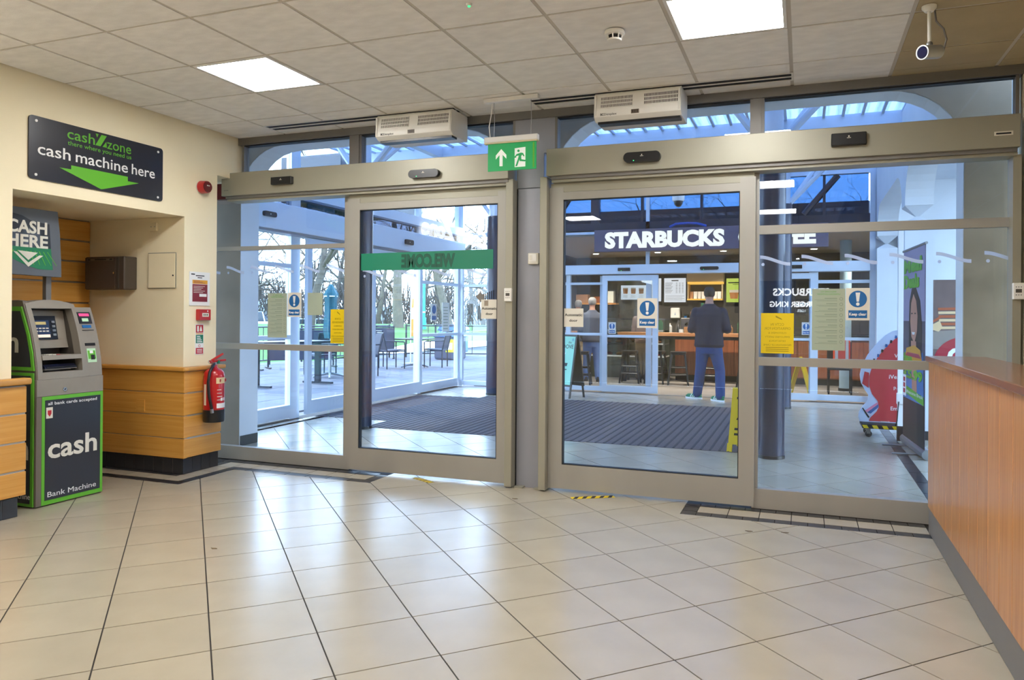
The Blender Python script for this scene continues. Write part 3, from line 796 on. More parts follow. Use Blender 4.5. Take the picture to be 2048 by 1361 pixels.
B(-4.789, -4.786, 4.852, 4.944, .979, 1.235).build('backing', 'white', t)
B(-4.786, -4.785, 4.858, 4.938, 1.163, 1.229).build('red_panel', 'sign_red', t)
B(-4.786, -4.785, 4.858, 4.938, 1.075, 1.145).build('green_panel', 'green', t)
B(-4.786, -4.785, 4.858, 4.938, .985, 1.035).build('red_panel', 'sign_red', t)
B(-4.786, -4.785, 4.858, 4.938, 1.15, 1.158).build('orange_strip', 'sign_orange', t)
B(-4.785, -4.7845, 4.87, 4.89, 1.172, 1.22).build('pictogram', 'white', t)
MB().poly([(-4.785, 4.9, 1.175), (-4.785, 4.925, 1.175), (-4.785, 4.92, 1.2), (-4.785, 4.912, 1.222), (-4.785, 4.903, 1.2)], (1, 0, 0), .0005).build('pictogram', 'white', t)
for k in range(4): B(-4.785, -4.7845, 4.868, 4.928 - k * .008, 1.083 + k * .015, 1.09 + k * .015).build('text_line', 'white', t)
plateX(circ(4.898, 1.052, .012, 14), -4.786, .0008).build('no_symbol', 'sign_red', t); plateX(circ(4.898, 1.052, .008, 14), -4.7852, .0006).build('no_symbol', 'white', t)
for k in range(3): B(-4.785, -4.7845, 4.87, 4.926, .993 + k * .013, .998 + k * .013).build('text_line', 'white', t)
ex = thing('fire_extinguisher', 'red foam fire extinguisher with black hose hung on the pier', 'extinguisher', (-4.65, 4.93, .41))
c = (-4.652, 4.925, 0)
MB().lathe([(.05, .412), (.083, .416), (.086, .43), (.086, .52)], c, 24).build('base', 'black_plastic', ex, smooth=.7)
MB().lathe([(.0835, .52), (.0835, .8), (.078, .83), (.06, .852), (.035, .865), (.026, .875), (.024, .895)], c, 24).build('cylinder', 'red', ex, smooth=.7)
MB().cyl((c[0], c[1], .89), (c[0], c[1], .915), .02, n=12).build('valve', 'steel', ex)
MB().tube([(c[0] - .01, c[1] - .03, .91), (c[0], c[1] + .02, .925), (c[0] + .03, c[1] + .1, .93)], .009, 6).build('handle', 'red', ex)
MB().tube([(c[0] - .02, c[1] - .03, .92), (c[0], c[1] + .02, .95), (c[0] + .03, c[1] + .07, .985)], [.008, .011, .009], 6).build('lever', 'red', ex)
MB().tube([(c[0] + .02 * math.cos(a), c[1] - .045, .92 + .014 * math.sin(a)) for a in [k * PI / 5 for k in range(11)]], .0022, 5).build('pull_ring', 'steel', ex)
B(c[0] + .0, c[0] + .02, c[1] + .03, c[1] + .045, .905, .93).build('seal_tag', 'green', ex)
MB().tube([(c[0] + .015, c[1] - .015, .9), (c[0] + .04, c[1] - .06, .885), (c[0] + .05, c[1] - .1, .84), (c[0] + .05, c[1] - .118, .76), (c[0] + .055, c[1] - .115, .66), (c[0] + .06, c[1] - .095, .56), (c[0] + .06, c[1] - .085, .52)], .0125, 8).build('hose', 'black_plastic', ex, smooth=1)
MB().cyl((c[0] + .06, c[1] - .088, .535), (c[0] + .06, c[1] - .083, .5), .014, n=10).build('nozzle', 'steel', ex)
def wrap(a0, a1, z0, z1, r, m, name, n=8):
    mb = MB(); vs = []
    for k in range(n + 1):
        a = math.radians(a0 + (a1 - a0) * k / n)
        for rr in (r, r + .001):
            for z in (z0, z1): vs.append((c[0] + rr * math.cos(a), c[1] + rr * math.sin(a), z))
    fs = []
    for k in range(n):
        o = 4 * k
        fs += [(o + 2, o + 6, o + 7, o + 3), (o, o + 1, o + 5, o + 4), (o + 1, o + 3, o + 7, o + 5), (o, o + 4, o + 6, o + 2)]
    mb.add(vs, fs); return mb.build(name, m, ex, smooth=.8)
mat('buff', 'e0c79a', .6)
wrap(-35, 40, .74, .79, .0838, 'buff', 'band_label'); wrap(-32, 40, .535, .575, .0838, 'white', 'maker_label')
wrap(-110, -92, .56, .735, .0838, 'paper', 'service_label', 3)
for k in range(4): wrap(-30, -5 + k * 4, .685 - k * .028, .69 - k * .028, .0838, 'paper', 'text_line', 3)
wrap(-8, 6, .595, .62, .0838, 'white', 'pictogram', 3); wrap(12, 26, .595, .62, .0838, 'white', 'pictogram', 3)
text('FOAM', .024, (c[0] + .0752, c[1] - .024, .752), (-.2, 1, 0), ZU, 'sign_red', ex, bold=.03, width=.088, depth=.012)
# --- ceiling: exit sign, heaters, detector, camera
t = thing('exit_sign', 'green running man exit sign hung from the ceiling on chains', 'sign', (-1.97, 4.95, 2.37))
B(-2.19, -1.77, 4.925, 4.975, 2.873, 2.904).build('ceiling_bar', 'white', t, bev=.002)
B(-2.187, -1.772, 4.93, 4.97, 2.582, 2.622).build('light_rail', 'white', t, bev=.004)
B(-2.185, -1.775, 4.932, 4.968, 2.572, 2.582).build('light_rail', 'paper_cream', t)
B(-2.16, -1.787, 4.945, 4.955, 2.375, 2.573).build('panel', 'sign_green', t)
for xx in (-2.115, -1.83): MB().tube([(xx, 4.95, 2.873), (xx + .004, 4.95, 2.75), (xx, 4.95, 2.622)], .0022, 5).build('chain', 'steel', t)
MB().tube([(-2.13, 4.95, 2.873), (-2.135, 4.94, 2.78), (-2.15, 4.94, 2.7), (-2.145, 4.95, 2.622)], .0035, 5).build('cable', 'white_plastic', t)
mat('sign_white', 'e6efe8', .4, emit=.25)
def pl(pts, m='sign_white', nm='pictogram', y=4.944): return plateY(pts, y, .001).build(nm, m, t)
pl([(-2.055, 2.532), (-2.015, 2.488), (-2.015, 2.46), (-2.044, 2.49), (-2.044, 2.408), (-2.068, 2.408), (-2.068, 2.49), (-2.097, 2.46), (-2.097, 2.488)], nm='arrow')
pl([(-1.95, 2.395), (-1.95, 2.53), (-1.868, 2.535), (-1.868, 2.395)])
pl(circ(-1.921, 2.51, .0095, 14), 'sign_green', 'runner', 4.943)
pl([(-1.935, 2.488), (-1.9, 2.496), (-1.885, 2.492), (-1.875, 2.47), (-1.882, 2.467), (-1.892, 2.482), (-1.9, 2.47), (-1.898, 2.448), (-1.87, 2.442), (-1.858, 2.446), (-1.856, 2.436), (-1.872, 2.431), (-1.912, 2.436), (-1.914, 2.448), (-1.93, 2.402), (-1.944, 2.4), (-1.924, 2.455), (-1.918, 2.476), (-1.936, 2.474), (-1.94, 2.462), (-1.95, 2.462), (-1.95, 2.47)], 'sign_green', 'runner', 4.943)
B(-1.812, -1.8, 4.9435, 4.945, 2.385, 2.565).build('lit_edge', 'lime', t)
def heater(x0, x1, label):
    t = thing('air_heater', label, 'heater', ((x0 + x1) / 2, 5.12, 2.685), 'over-door air heaters')
    w = x1 - x0
    y0, y1, z0, z1 = 5.03, 5.33, 2.7, 2.898
    body = MB().poly([(x0, y0 + .045, z0), (x0, y0, z0 + .025), (x0, y0, z0 + .06), (x0, y0 + .02, z1 - .012), (x0, y0 + .035, z1), (x0, y1, z1), (x0, y1, z0)], (1, 0, 0), w).build('casing', 'white_plastic', t, bev=.006, seg=2)
    B(x0 + .02, x1 - .012, y0 + .045, y0 + .13, z0 - .016, z0 + .002).build('outlet', 'black_plastic', t)
    B(x0 + .004, x0 + .02, y0 - .003, y0 + .02, z0 + .03, z1 - .02).build('end_cap', 'white_plastic', t, bev=.004)
    B(x1 - .02, x1 - .004, y0 - .003, y0 + .02, z0 + .03, z1 - .02).build('end_cap', 'white_plastic', t, bev=.004)
    sl = .02 / .126
    for gx0, gx1 in ((x0 + .05, x0 + .05 + .37 * w), (x0 + .13 + .37 * w, x0 + .13 + .77 * w)):
        za, zb = z0 + .085, z0 + .165
        fy = lambda z: y0 + (z - z0 - .06) * sl
        MB().poly([(gx0, fy(za) - .001, za), (gx0, fy(zb) - .001, zb), (gx0, fy(zb) + .004, zb), (gx0, fy(za) + .004, za)], (1, 0, 0), gx1 - gx0).build('grille_recess', 'black_matt', t)
        g = MB(); n = 24
        for k in range(n + 1):
            xx = gx0 + (gx1 - gx0) * k / n
            g.poly([(xx - .0022, fy(za) - .005, za), (xx - .0022, fy(zb) - .005, zb), (xx - .0022, fy(zb) - .001, zb), (xx - .0022, fy(za) - .001, za)], (1, 0, 0), .0044)
        for k in range(4):
            z = za + (zb - za) * k / 3
            g.box(gx0, gx1, fy(z) - .006, fy(z) - .001, z - .0025, z + .0025)
        o = g.build('grille', 'white_plastic', t); o['kind'] = 'stuff'
    B(x0 + w * .44, x0 + w * .53, y0 - .003, y0 + .002, z0 + .03, z0 + .058).build('switch_plate', 'atm_side', t)
    for k in range(3): B(x0 + w * .45 + k * .016, x0 + w * .45 + k * .016 + .012, y0 - .006, y0 - .003, z0 + .034, z0 + .054).build('rocker', 'box_brown', t)
    text('Dimplex', .016, (x0 + .075, y0 - .0008, z0 + .032), XR, ZU, 'ink', t, width=.09)
    text('BC', .016, (x0 + .05, y0 - .0008, z0 + .032), XR, ZU, 'ink', t, width=.022, bold=.03)
heater(-3.165, -2.505, 'white over-door air heater above the left sliding door')
heater(-1.39, -.782, 'white over-door air heater above the right sliding door')
t = thing('smoke_detector', 'round white smoke detector on the ceiling', 'detector', (-.985, 3.99, 2.85))
c2 = (-.985, 3.985, 0)
MB().lathe([(.05, CZ - .002), (.056, CZ - .01), (.055, CZ - .026), (.048, CZ - .03)][::-1], c2, 24).build('base', 'white_plastic', t, smooth=.7)
MB().lathe([(.033, CZ - .062), (.038, CZ - .06), (.04, CZ - .052), (.038, CZ - .05)], c2, 24).build('cap', 'white_plastic', t, smooth=.7)
MB().lathe([(.034, CZ - .05), (.036, CZ - .03)], c2, 20).build('chamber', 'black_matt', t)
for k in range(8): MB().cyl((c2[0] + .038 * math.cos(k * PI / 4), c2[1] + .038 * math.sin(k * PI / 4), CZ - .052), (c2[0] + .044 * math.cos(k * PI / 4), c2[1] + .044 * math.sin(k * PI / 4), CZ - .029), .004, n=6).build('rib', 'white_plastic', t)
mat('led_green', '3ad07a', .3, emit=2.0)
t = thing('indicator_lamp', 'tiny green indicator lamp in the ceiling at the top edge', 'light', (-1.595, 3.4, CZ - .01))
MB().lathe([(.014, CZ - .012), (.016, CZ - .001)], (-1.595, 3.4, 0), 16).build('bezel', 'white_plastic', t); MB().sphere((-1.595, 3.4, CZ - .012), .008).build('led', 'led_green', t)
t = thing('security_camera', 'silver security camera on a ceiling bracket above the counter', 'camera', (.59, 4.2, 2.63))
MB().lathe([(.02, CZ - .03), (.035, CZ - .012), (.035, CZ - .001)], (.587, 4.2, 0), 18).build('mount', 'white_plastic', t, smooth=.7)
MB().cyl((.587, 4.2, CZ - .03), (.589, 4.2, 2.715), .009, n=10).build('stem', 'white_plastic', t)
MB().sphere((.589, 4.2, 2.712), .016).build('ball_joint', 'steel', t, smooth=1)
mat('cam_silver', 'b8bcc2', .3, .6)
ca, cb = Vector((.635, 4.235, 2.682)), Vector((.563, 4.165, 2.664))
MB().cyl(ca, cb, .034, n=20).build('body', 'cam_silver', t, smooth=.7)
MB().cyl(cb, cb + (cb - ca).normalized() * .018, .034, .036, n=20).build('hood', 'cam_silver', t, smooth=.7)
mat('lens_blue', '171c44', .08)
MB().cyl(cb + (cb - ca).normalized() * .018, cb + (cb - ca).normalized() * .021, .03, .026, n=20).build('lens', 'lens_blue', t)
MB().tube([(.612, 4.215, CZ - .002), (.62, 4.21, 2.83), (.655, 4.22, 2.79), (.67, 4.23, 2.74), (.66, 4.245, 2.69), (.636, 4.236, 2.682)], .0045, 6).build('cable', 'alu_dark', t)
# --- on the door gear: radar sensors; on the posts: key pads and switch
def sensor(x0, x1, z0, z1, label, rnd):
    t = thing('door_sensor', label, 'sensor', ((x0 + x1) / 2, 5.22, z0), 'door radar sensors')
    (plateY(rrect(x0, x1, z0, z1, (z1 - z0) * .48, 6), 5.2, .038) if rnd else B(x0, x1, 5.2, 5.238, z0, z1)).build('housing', 'black_plastic', t, bev=0 if rnd else .004)
    B((x0 + x1) / 2 - .012, (x0 + x1) / 2 + .012, 5.1992, 5.2, z0 + (z1 - z0) * .55, z0 + (z1 - z0) * .6).build('maker_mark', 'paper', t); B((x0 + x1) / 2 - .004, (x0 + x1) / 2 + .004, 5.1992, 5.2, z0 + (z1 - z0) * .64, z0 + (z1 - z0) * .76).build('maker_mark', 'paper', t)
    if rnd: plateY(circ(x0 + (x1 - x0) * .28, z0 + .012, .004, 8), 5.199, .001).build('led', 'led_green', t)
sensor(-4.315, -4.1, 2.442, 2.505, 'rectangular black door sensor at the left end of the left gear box', False)
sensor(-2.965, -2.7, 2.418, 2.482, 'rounded black door sensor over the left sliding door', True)
sensor(-1.215, -.95, 2.428, 2.5, 'rounded black door sensor over the right sliding door', True)
sensor(.165, .375, 2.448, 2.528, 'rectangular black door sensor at the right end of the right gear box', False)
def keypad(x, z, y, label):
    t = thing('door_controller', label, 'control', (x, y - .015, z - .05), 'door program switches')
    B(x - .03, x + .03, y - .028, y, z - .052, z + .05).build('case', 'white_plastic', t, bev=.004)
    B(x - .016, x + .016, y - .03, y - .028, z - .01, z + .012).build('display', 'atm_dark', t)
    for k in range(3):
        for zz in (.024, -.024): B(x - .016 + k * .013, x - .01 + k * .013, y - .0295, y - .028, z + zz - .002, z + zz + .002).build('button', 'ink', t)
keypad(-2.118, 1.487, 5.27, 'white door controller on the post beside the left door')
keypad(1.232, 1.5, 5.3, 'white door controller on the far right post above the counter')
t = thing('exit_switch', 'square cream switch on the grey middle post', 'switch', (-1.94, 5.35, 1.72))
B(-1.985, -1.9, 5.325, 5.36, 1.722, 1.808).build('box', 'paper', t, bev=.004)
B(-1.975, -1.915, 5.321, 5.325, 1.745, 1.8).build('plate', 'white_plastic', t)
B(-1.97, -1.95, 5.317, 5.321, 1.752, 1.792).build('rocker', 'paper', t)
# --- notices stuck on the glass
def keep_clear(x0, z0, y, label, w=.147, h=.216):
    t = thing('keep_clear_sign', label, 'sign', (x0 + w / 2, y, z0), 'blue keep clear signs')
    B(x0, x0 + w, y - .003, y, z0, z0 + h).build('board', 'paper', t)
    cx, cz = x0 + w / 2, z0 + h * .66
    plateY(circ(cx, cz, w * .38, 28), y - .0038, .0008).build('blue_disc', 'blue_sign', t)
    plateY([(cx - .014, cz + .043), (cx + .014, cz + .043), (cx + .007, cz - .018), (cx - .007, cz - .018)], y - .0046, .0008).build('exclamation', 'white', t)
    plateY(circ(cx, cz - .034, .011, 14), y - .0046, .0008).build('exclamation', 'white', t)
    B(x0 + w * .11, x0 + w * .89, y - .0038, y - .003, z0 + h * .07, z0 + h * .31).build('blue_bar', 'blue_sign', t)
    text('Keep clear', .019, (cx, y - .0039, z0 + h * .15), XR, ZU, 'white', t, width=w * .72, bold=.03, align='C', depth=.0008)
keep_clear(-4.285, 1.3, 5.404, 'blue keep clear sign left of the left door beside a pale notice')
keep_clear(-1.136, 1.244, 5.344, 'blue keep clear sign on the right sliding door')
keep_clear(.268, 1.312, 5.404, 'blue keep clear sign near the counter beside a pale notice')
def auto_sign(x0, x1, z0, z1, label, worn):
    t = thing('automatic_door_sign', label, 'sign', ((x0 + x1) / 2, 5.343, z0), 'automatic door signs')
    B(x0, x1, 5.341, 5.344, z0, z1).build('board', 'paper', t)
    cz = z0 + (z1 - z0) * (.5 if not worn else .4)
    text('Automatic', .02, ((x0 + x1) / 2, 5.3405, cz + .012), XR, ZU, 'ink', t, width=(x1 - x0) * .9, align='C', depth=.0008, bold=.015)
    text('door', .02, ((x0 + x1) / 2, 5.3405, cz - .03), XR, ZU, 'ink', t, width=(x1 - x0) * .42, align='C', depth=.0008, bold=.015)
    if worn:
        plateY([(x0 - .047, z1 + .022), (x0 - .002, z1 + .07), (x0, z1 + .045), (x0 + .03, z1 + .045), (x0 + .03, z1), (x0, z1), (x0 - .002, z1 - .025)], 5.3435, .0008).build('arrow', 'alu_dark', t)
        for k in range(5): B(x0 + .036 + k * .016, x0 + .044 + k * .016, 5.341, 5.3435, z1, z1 + .05 + k * .006).build('arrow_tail', 'ink', t)
        B(x0 + .028, x0 + .062, 5.3402, 5.341, z1 - .05, z1 - .008).build('peeled_patch', 'vest_beige', t)
auto_sign(-2.383, -2.24, 1.3, 1.452, 'worn automatic door sign with an arrow on the left sliding door', True)
auto_sign(-1.698, -1.545, 1.245, 1.384, 'clean automatic door sign at the left edge of the right door', False)
t = thing('welcome_band', 'green band with mirrored welcome lettering across the left door', 'sign', (-2.88, 5.34, 1.695))
plateY([(-3.49, 1.697), (-2.282, 1.695), (-2.282, 1.848), (-3.49, 1.838)], 5.3405, .003).build('band', 'green', t)
text('WELCOME', .104, (-2.612, 5.3385, 1.72), (-1, 0, 0), ZU, 'green_dark', t, width=.49, bold=.045, depth=.0008)
def cctv(x0, x1, z0, z1, label):
    t = thing('camera_notice', label, 'notice', ((x0 + x1) / 2, 5.403, z0), 'yellow camera notices')
    B(x0, x1, 5.4, 5.404, z0, z1).build('sheet', 'yellow', t)
    w, h = x1 - x0, z1 - z0
    for k, (s, hh) in enumerate((('CCTV IN', .018), ('OPERATION FOR:', .018), ('CUSTOMERS &', .012), ('EMPLOYEES SAFETY', .012), ('DETECTION &', .012), ('PREVENTION OF CRIME', .012))):
        ws = (.4, .8, .55, .75, .5, .85)[k] * w
        text(s, hh, (x0 + w * .5, 5.3992, z1 - h * (.31 + .1 * k)), (-1, 0, 0), ZU, 'yellow_ink', t, width=ws, align='C', depth=.0006)
    plateY([(x0 + w * .45, z1 - h * .06), (x0 + w * .62, z1 - h * .13), (x0 + w * .65, z1 - h * .17), (x0 + w * .45, z1 - h * .1)], 5.399, .0008).build('camera_icon', 'yellow_ink', t)
    for k in range(3): B(x0 + w * .15, x1 - w * .15, 5.3992, 5.4, z0 + h * (.05 + .045 * k), z0 + h * (.065 + .045 * k)).build('small_print', 'yellow_ink', t)
cctv(-3.83, -3.68, 1.076, 1.37, 'yellow mirrored camera notice half hidden by the left door')
cctv(-.275, -.06, 1.078, 1.357, 'yellow mirrored camera notice right of the right door')
def menu(x0, x1, z0, z1, label):
    t = thing('house_rules_sheet', label, 'notice', ((x0 + x1) / 2, 5.403, z0), 'pale mirrored notices')
    B(x0, x1, 5.4, 5.404, z0, z1).build('sheet', 'paper_back', t)
    w, h = x1 - x0, z1 - z0
    mat('faint', '8f9a84', .7)
    text('WELCOME TO', .011, ((x0 + x1) / 2, 5.3992, z1 - h * .06), (-1, 0, 0), ZU, 'lime', t, align='C', depth=.0006)
    text('LONDON GATEWAY', .011, ((x0 + x1) / 2, 5.3992, z1 - h * .1), (-1, 0, 0), ZU, 'lime', t, align='C', depth=.0006)
    for k in range(9):
        z = z1 - h * (.16 + .087 * k)
        B(x1 - w * (.62 - .05 * (k % 3)), x1 - w * .24, 5.3992, 5.4, z, z + .004).build('heading', 'faint', t)
        for q in range(2): B(x0 + w * (.08 + .06 * ((k + q) % 3)), x1 - w * .24, 5.3994, 5.4, z - .009 - q * .007, z - .007 - q * .007).build('text_line', 'faint', t)
        plateY(circ(x1 - w * .12, z - .002, .011, 12), 5.3992, .0006).build('icon', 'faint', t)
        plateY(circ(x1 - w * .12, z - .002, .0085, 12), 5.3988, .0004).build('icon', 'paper_back', t)
menu(-4.497, -4.289, 1.116, 1.512, 'pale house rules notice on the left fixed window')
menu(.056, .264, 1.107, 1.524, 'pale house rules notice on the right fixed window')
single('blank_notice', B(-4.069, -3.916, 5.4, 5.404, 1.318, 1.513), 'paper_back', 'small blank back of a notice on the left window', 'notice')
# frosted wave marks on the panes
def wave(x, z, y, parent):
    pts = []; n = 10; L = .2
    for k in range(n + 1):
        u = k / n; pts.append((x + L * u, z - .052 * (3 * u * u - 2 * u ** 3)))
    poly = [(a, b + .0115) for a, b in pts] + [(a, b - .0115) for a, b in pts[::-1]]
    plateY(poly, y - .001, .001).build('wave_mark', 'frost', parent)
    plateY(circ(x + .02, z - .052, .011, 12), y - .001, .001).build('dot_mark', 'frost', parent)
for k in range(6): wave(-5.24 + k * .272, 1.752, 5.405, w1)
for k in range(4): wave(-3.475 + k * .31, 1.7, 5.345, door1)
for k in range(6): wave(-.285 + k * .272, 1.748, 5.405, w2)
# --- reception counter
ct = thing('reception_counter', 'long timber fronted counter with a glossy brown top on the right', 'counter', (.9, 2.3, 0))
B(.775, 1.02, -.6, 5.16, .005, .16).build('plinth', 'navy', ct)
B(.745, 1.03, -.6, 5.155, .16, 1.06).build('carcass', 'counter_wood', ct)
yy = 5.165
ws = [.21, .19, .2, .185, .2]
k = 0
while yy > -.5:
    w = ws[k % 5]; B(.731, .745, yy - w + .0012, yy - .0012, .163, 1.06).build('board', 'counter_wood', ct, bev=.0012); yy -= w; k += 1
B(.736, .775, -.6, 5.163, .004, .16).build('kick_board', 'plinth_dark' if 'plinth_dark' in MATS else 'alu_dark', ct)
B(.715, 1.05, -.6, 5.185, 1.062, 1.096).build('worktop', 'counter_top', ct, bev=.004, seg=2)
# --- hazard tape on the floor
def tape(pts, label):
    t = thing('hazard_tape', label, 'tape', (pts[0][0], pts[0][1], 0), 'hazard tape strips')
    a, b, c_, d = [Vector((p[0], p[1], 0)) for p in pts]      # a-b one long side, d-c the other
    MB().poly([p + Vector((0, 0, .0006)) for p in (a, b, c_, d)], (0, 0, 1), .0008).build('strip', 'yellow', t)
    n = 5
    for k in range(n):
        u0, u1 = (k + .1) / n, (k + .55) / n; sh = .1
        MB().poly([p + Vector((0, 0, .0014)) for p in (a.lerp(b, u0), a.lerp(b, u1), d.lerp(c_, min(1, u1 + sh)), d.lerp(c_, min(1, u0 + sh)))], (0, 0, 1), .0005).build('stripe', 'ink', t)
tape([(-2.97, 5.31), (-2.76, 5.2), (-2.735, 5.245), (-2.945, 5.36)], 'short hazard tape at the foot of the left door')
tape([(-1.56, 5.135), (-1.28, 5.3), (-1.31, 5.35), (-1.59, 5.185)], 'hazard tape at the foot of the right door')
wood('leaf_litter', '4a3a26', '6b5534', .8)
for k, (a, b, lab) in enumerate(((-3.13, 3.3, 'dark leaf scrap on the tiles left of centre'), (-.33, 4.78, 'dark leaf scrap near the border by the right door'), (-.12, 4.83, 'leaf scrap between the border tiles and the counter'), (-1.97, 4.99, 'dark stain sized scrap near the middle post'))):
    single('leaf_scrap', MB().poly([(a, b, .001), (a + .03, b + .008, .001), (a + .045, b, .001), (a + .02, b - .012, .001)], (0, 0, 1), .002), 'leaf_litter', lab, 'leaf', 'leaf scraps on the floor')
# ------------------------------------------------------------------ glazed porch beyond the doors
def arch_pts(a0, a1, al, ar, zs, r, zt, z1, z0=0.):
    """outline of a wall bay a0..a1 with a round-cornered opening al..ar"""
    p = [(a0, z0), (al, z0), (al, zs)]
    h = zt - zs
    for k in range(1, 9):
        t = PI / 2 * k / 8; p.append((al + r - r * math.cos(t), zs + h * math.sin(t)))
    for k in range(0, 9):
        t = PI / 2 * (1 - k / 8); p.append((ar - r + r * math.cos(t), zs + h * math.sin(t)))
    p += [(ar, z0), (a1, z0), (a1, z1), (a0, z1)]
    out = []
    for q in p:
        if not out or (abs(out[-1][0] - q[0]) + abs(out[-1][1] - q[1])) > 1e-6: out.append(q)
    return out
def bay(pts, plane, c, d, fl=None):
    mb = MB()
    f = (lambda a, b, cc: (a, cc, b)) if plane == 'Y' else (lambda a, b, cc: (cc, a, b))
    n = len(pts); mb.v = [f(a, b, c) for a, b in pts] + [f(a, b, c + d) for a, b in pts]
    mb.f = [tuple(range(n)), tuple(range(2 * n - 1, n - 1, -1))] + [(i, (i + 1) % n, n + (i + 1) % n, n + i) for i in range(n)]
    return mb
RZ = 3.7
af = thing('trim_8', 'white arched concrete frame just behind the front glazing', None, (-2.2, 6.05, 0), kind='structure'); del_cat(af)
for a in ((-6.15, -2.175, -5.28, -2.38), (-2.175, 1.34, -1.97, 1.05)):
    pts = arch_pts(a[0], a[1], a[2], a[3], 2.5, .5, 2.975, RZ)
    bay(pts, 'Y', 5.935, .26).build('arch_bay', 'vest_white', af)
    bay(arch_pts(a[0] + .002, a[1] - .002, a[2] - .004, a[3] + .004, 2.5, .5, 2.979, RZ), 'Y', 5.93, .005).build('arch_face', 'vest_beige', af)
B(-5.275, -5.27, 5.94, 6.19, 0, .1).build('skirting_tile', 'tile_black', af)
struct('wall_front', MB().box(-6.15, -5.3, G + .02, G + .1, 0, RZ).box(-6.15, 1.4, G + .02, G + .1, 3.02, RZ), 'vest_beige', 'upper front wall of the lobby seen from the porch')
# arcade along the right side
ar_ = thing('trim_9', 'white arcade with hourglass piers along the right side of the porch', None, (1.18, 9, 0), kind='structure'); del_cat(ar_)
XA, XB = 1.04, 1.32
for y0, y1, yl, yr in ((6.19, 9.19, 6.19, 9.05), (9.19, 12.44, 9.33, 12.3), (12.44, 12.7, 12.58, 12.7)):
    if yr - yl > 1:
        pts = arch_pts(y0, y1, yl if yl > y0 else y0 + .01, yr, 2.57, .5, 3.0, RZ, 2.565)
        bay(pts, 'X', XA, XB - XA).build('arch_bay', 'vest_white', ar_)
for y in (9.05, 12.3):
    ym = y + .14; xm = (XA + XB) / 2
    B(XA, XB, y, y + .28, .1, 2.38).build('pier_shaft', 'vest_white', ar_)
    B(XA + .01, XB - .01, y + .01, y + .27, 0, .1).build('skirting_tile', 'tile_black', ar_)
    MB().add([(XA, y, 2.38), (XB, y, 2.38), (XB, y + .28, 2.38), (XA, y + .28, 2.38), (xm - .018, ym - .018, 2.455), (xm + .018, ym - .018, 2.455), (xm + .018, ym + .018, 2.455), (xm - .018, ym + .018, 2.455)],
             [(0, 3, 2, 1), (4, 5, 6, 7), (0, 1, 5, 4), (1, 2, 6, 5), (2, 3, 7, 6), (3, 0, 4, 7)]).build('pier_cap', 'vest_white', ar_)
    MB().add([(xm - .018, ym - .018, 2.455), (xm + .018, ym - .018, 2.455), (xm + .018, ym + .018, 2.455), (xm - .018, ym + .018, 2.455), (XA, y, 2.563), (XB, y, 2.563), (XB, y + .28, 2.563), (XA, y + .28, 2.563)],
             [(0, 3, 2, 1), (4, 5, 6, 7), (0, 1, 5, 4), (1, 2, 6, 5), (2, 3, 7, 6), (3, 0, 4, 7)]).build('arch_foot', 'vest_white', ar_)
# corrugated roof and its steel
rf = thing('ceiling', 'blue grey corrugated translucent roof over the porch', None, (-2.5, 9, RZ), kind='structure'); del_cat(rf)
prof2 = []
xx = -6.35
while xx < 1.35:
    prof2 += [(xx, RZ), (xx + .1, RZ), (xx + .125, RZ + .05), (xx + .185, RZ + .05)]; xx += .21
mb = MB(); n = len(prof2)
for y in (5.5, 12.66): mb.v += [(a, y, z) for a, z in prof2]
for y in (5.5, 12.66): mb.v += [(a, y, z + .02) for a, z in prof2]
mb.f = [(i, i + 1, n + i + 1, n + i) for i in range(n - 1)] + [(2 * n + i, 3 * n + i, 3 * n + i + 1, 2 * n + i + 1) for i in range(n - 1)] + [(0, n, 3 * n, 2 * n), (n - 1, 3 * n - 1, 4 * n - 1, 2 * n - 1)]
mb.build('corrugated_sheet', 'roof_translucent', rf)
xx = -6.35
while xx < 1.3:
    B(xx + .035, xx + .065, 6.2, 12.5, RZ - .025, RZ - .001).build('rib_shade_strip', 'rib_shade_strip', rf); xx += .21  # added strips, their darker lines stand in for shading of the corrugations
for y in (7.38, 9.4, 11.45): B(-6.2, 1.04, y - .05, y + .05, RZ - .2, RZ - .002).build('roof_beam', 'vest_frame', rf)
for x in (-4.83, -.285): B(x - .05, x + .05, 6.2, 12.5, RZ - .16, RZ - .004).build('roof_beam', 'vest_frame', rf)
for (x, y) in ((-4.83, 11.45), (-.285, 11.45), (-.285, 7.38), (-4.835, 7.42)):
    for dx, dy in ((.75, .0), (.5, .55), (-.6, 0.)):
        MB().cyl((x + (.1 if dx > 0 else -.1), y, 3.0), (x + dx * .9, y + dy, RZ - .1), .035, n=8).build('strut', 'vest_frame', rf)
# columns
for x, y, r, lab in ((-4.835, 7.42, .125, 'dark round column seen at the left edge of the left door'), (-.28, 7.38, .122, 'dark round column just right of the right door'),
                     (-4.83, 11.45, .16, 'dark round column at the right edge of the left door'), (-.285, 11.45, .125, 'dark round column behind the nearest column on the right')):
    t = thing('column', lab, 'column', (x, y, 0), 'dark porch columns')
    MB().cyl((x, y, 0), (x, y, 2.98), r, n=32, caps=True).build('shaft', 'column_dark', t, smooth=.6)
    MB().cyl((x, y, 0.), (x, y, .03), r + .006, n=32).build('foot_ring', 'black_plastic', t, smooth=.6)
    MB().cyl((x, y, 2.98), (x, y, RZ - .2), r * .8, n=20).build('head', 'vest_frame', t, smooth=.6)
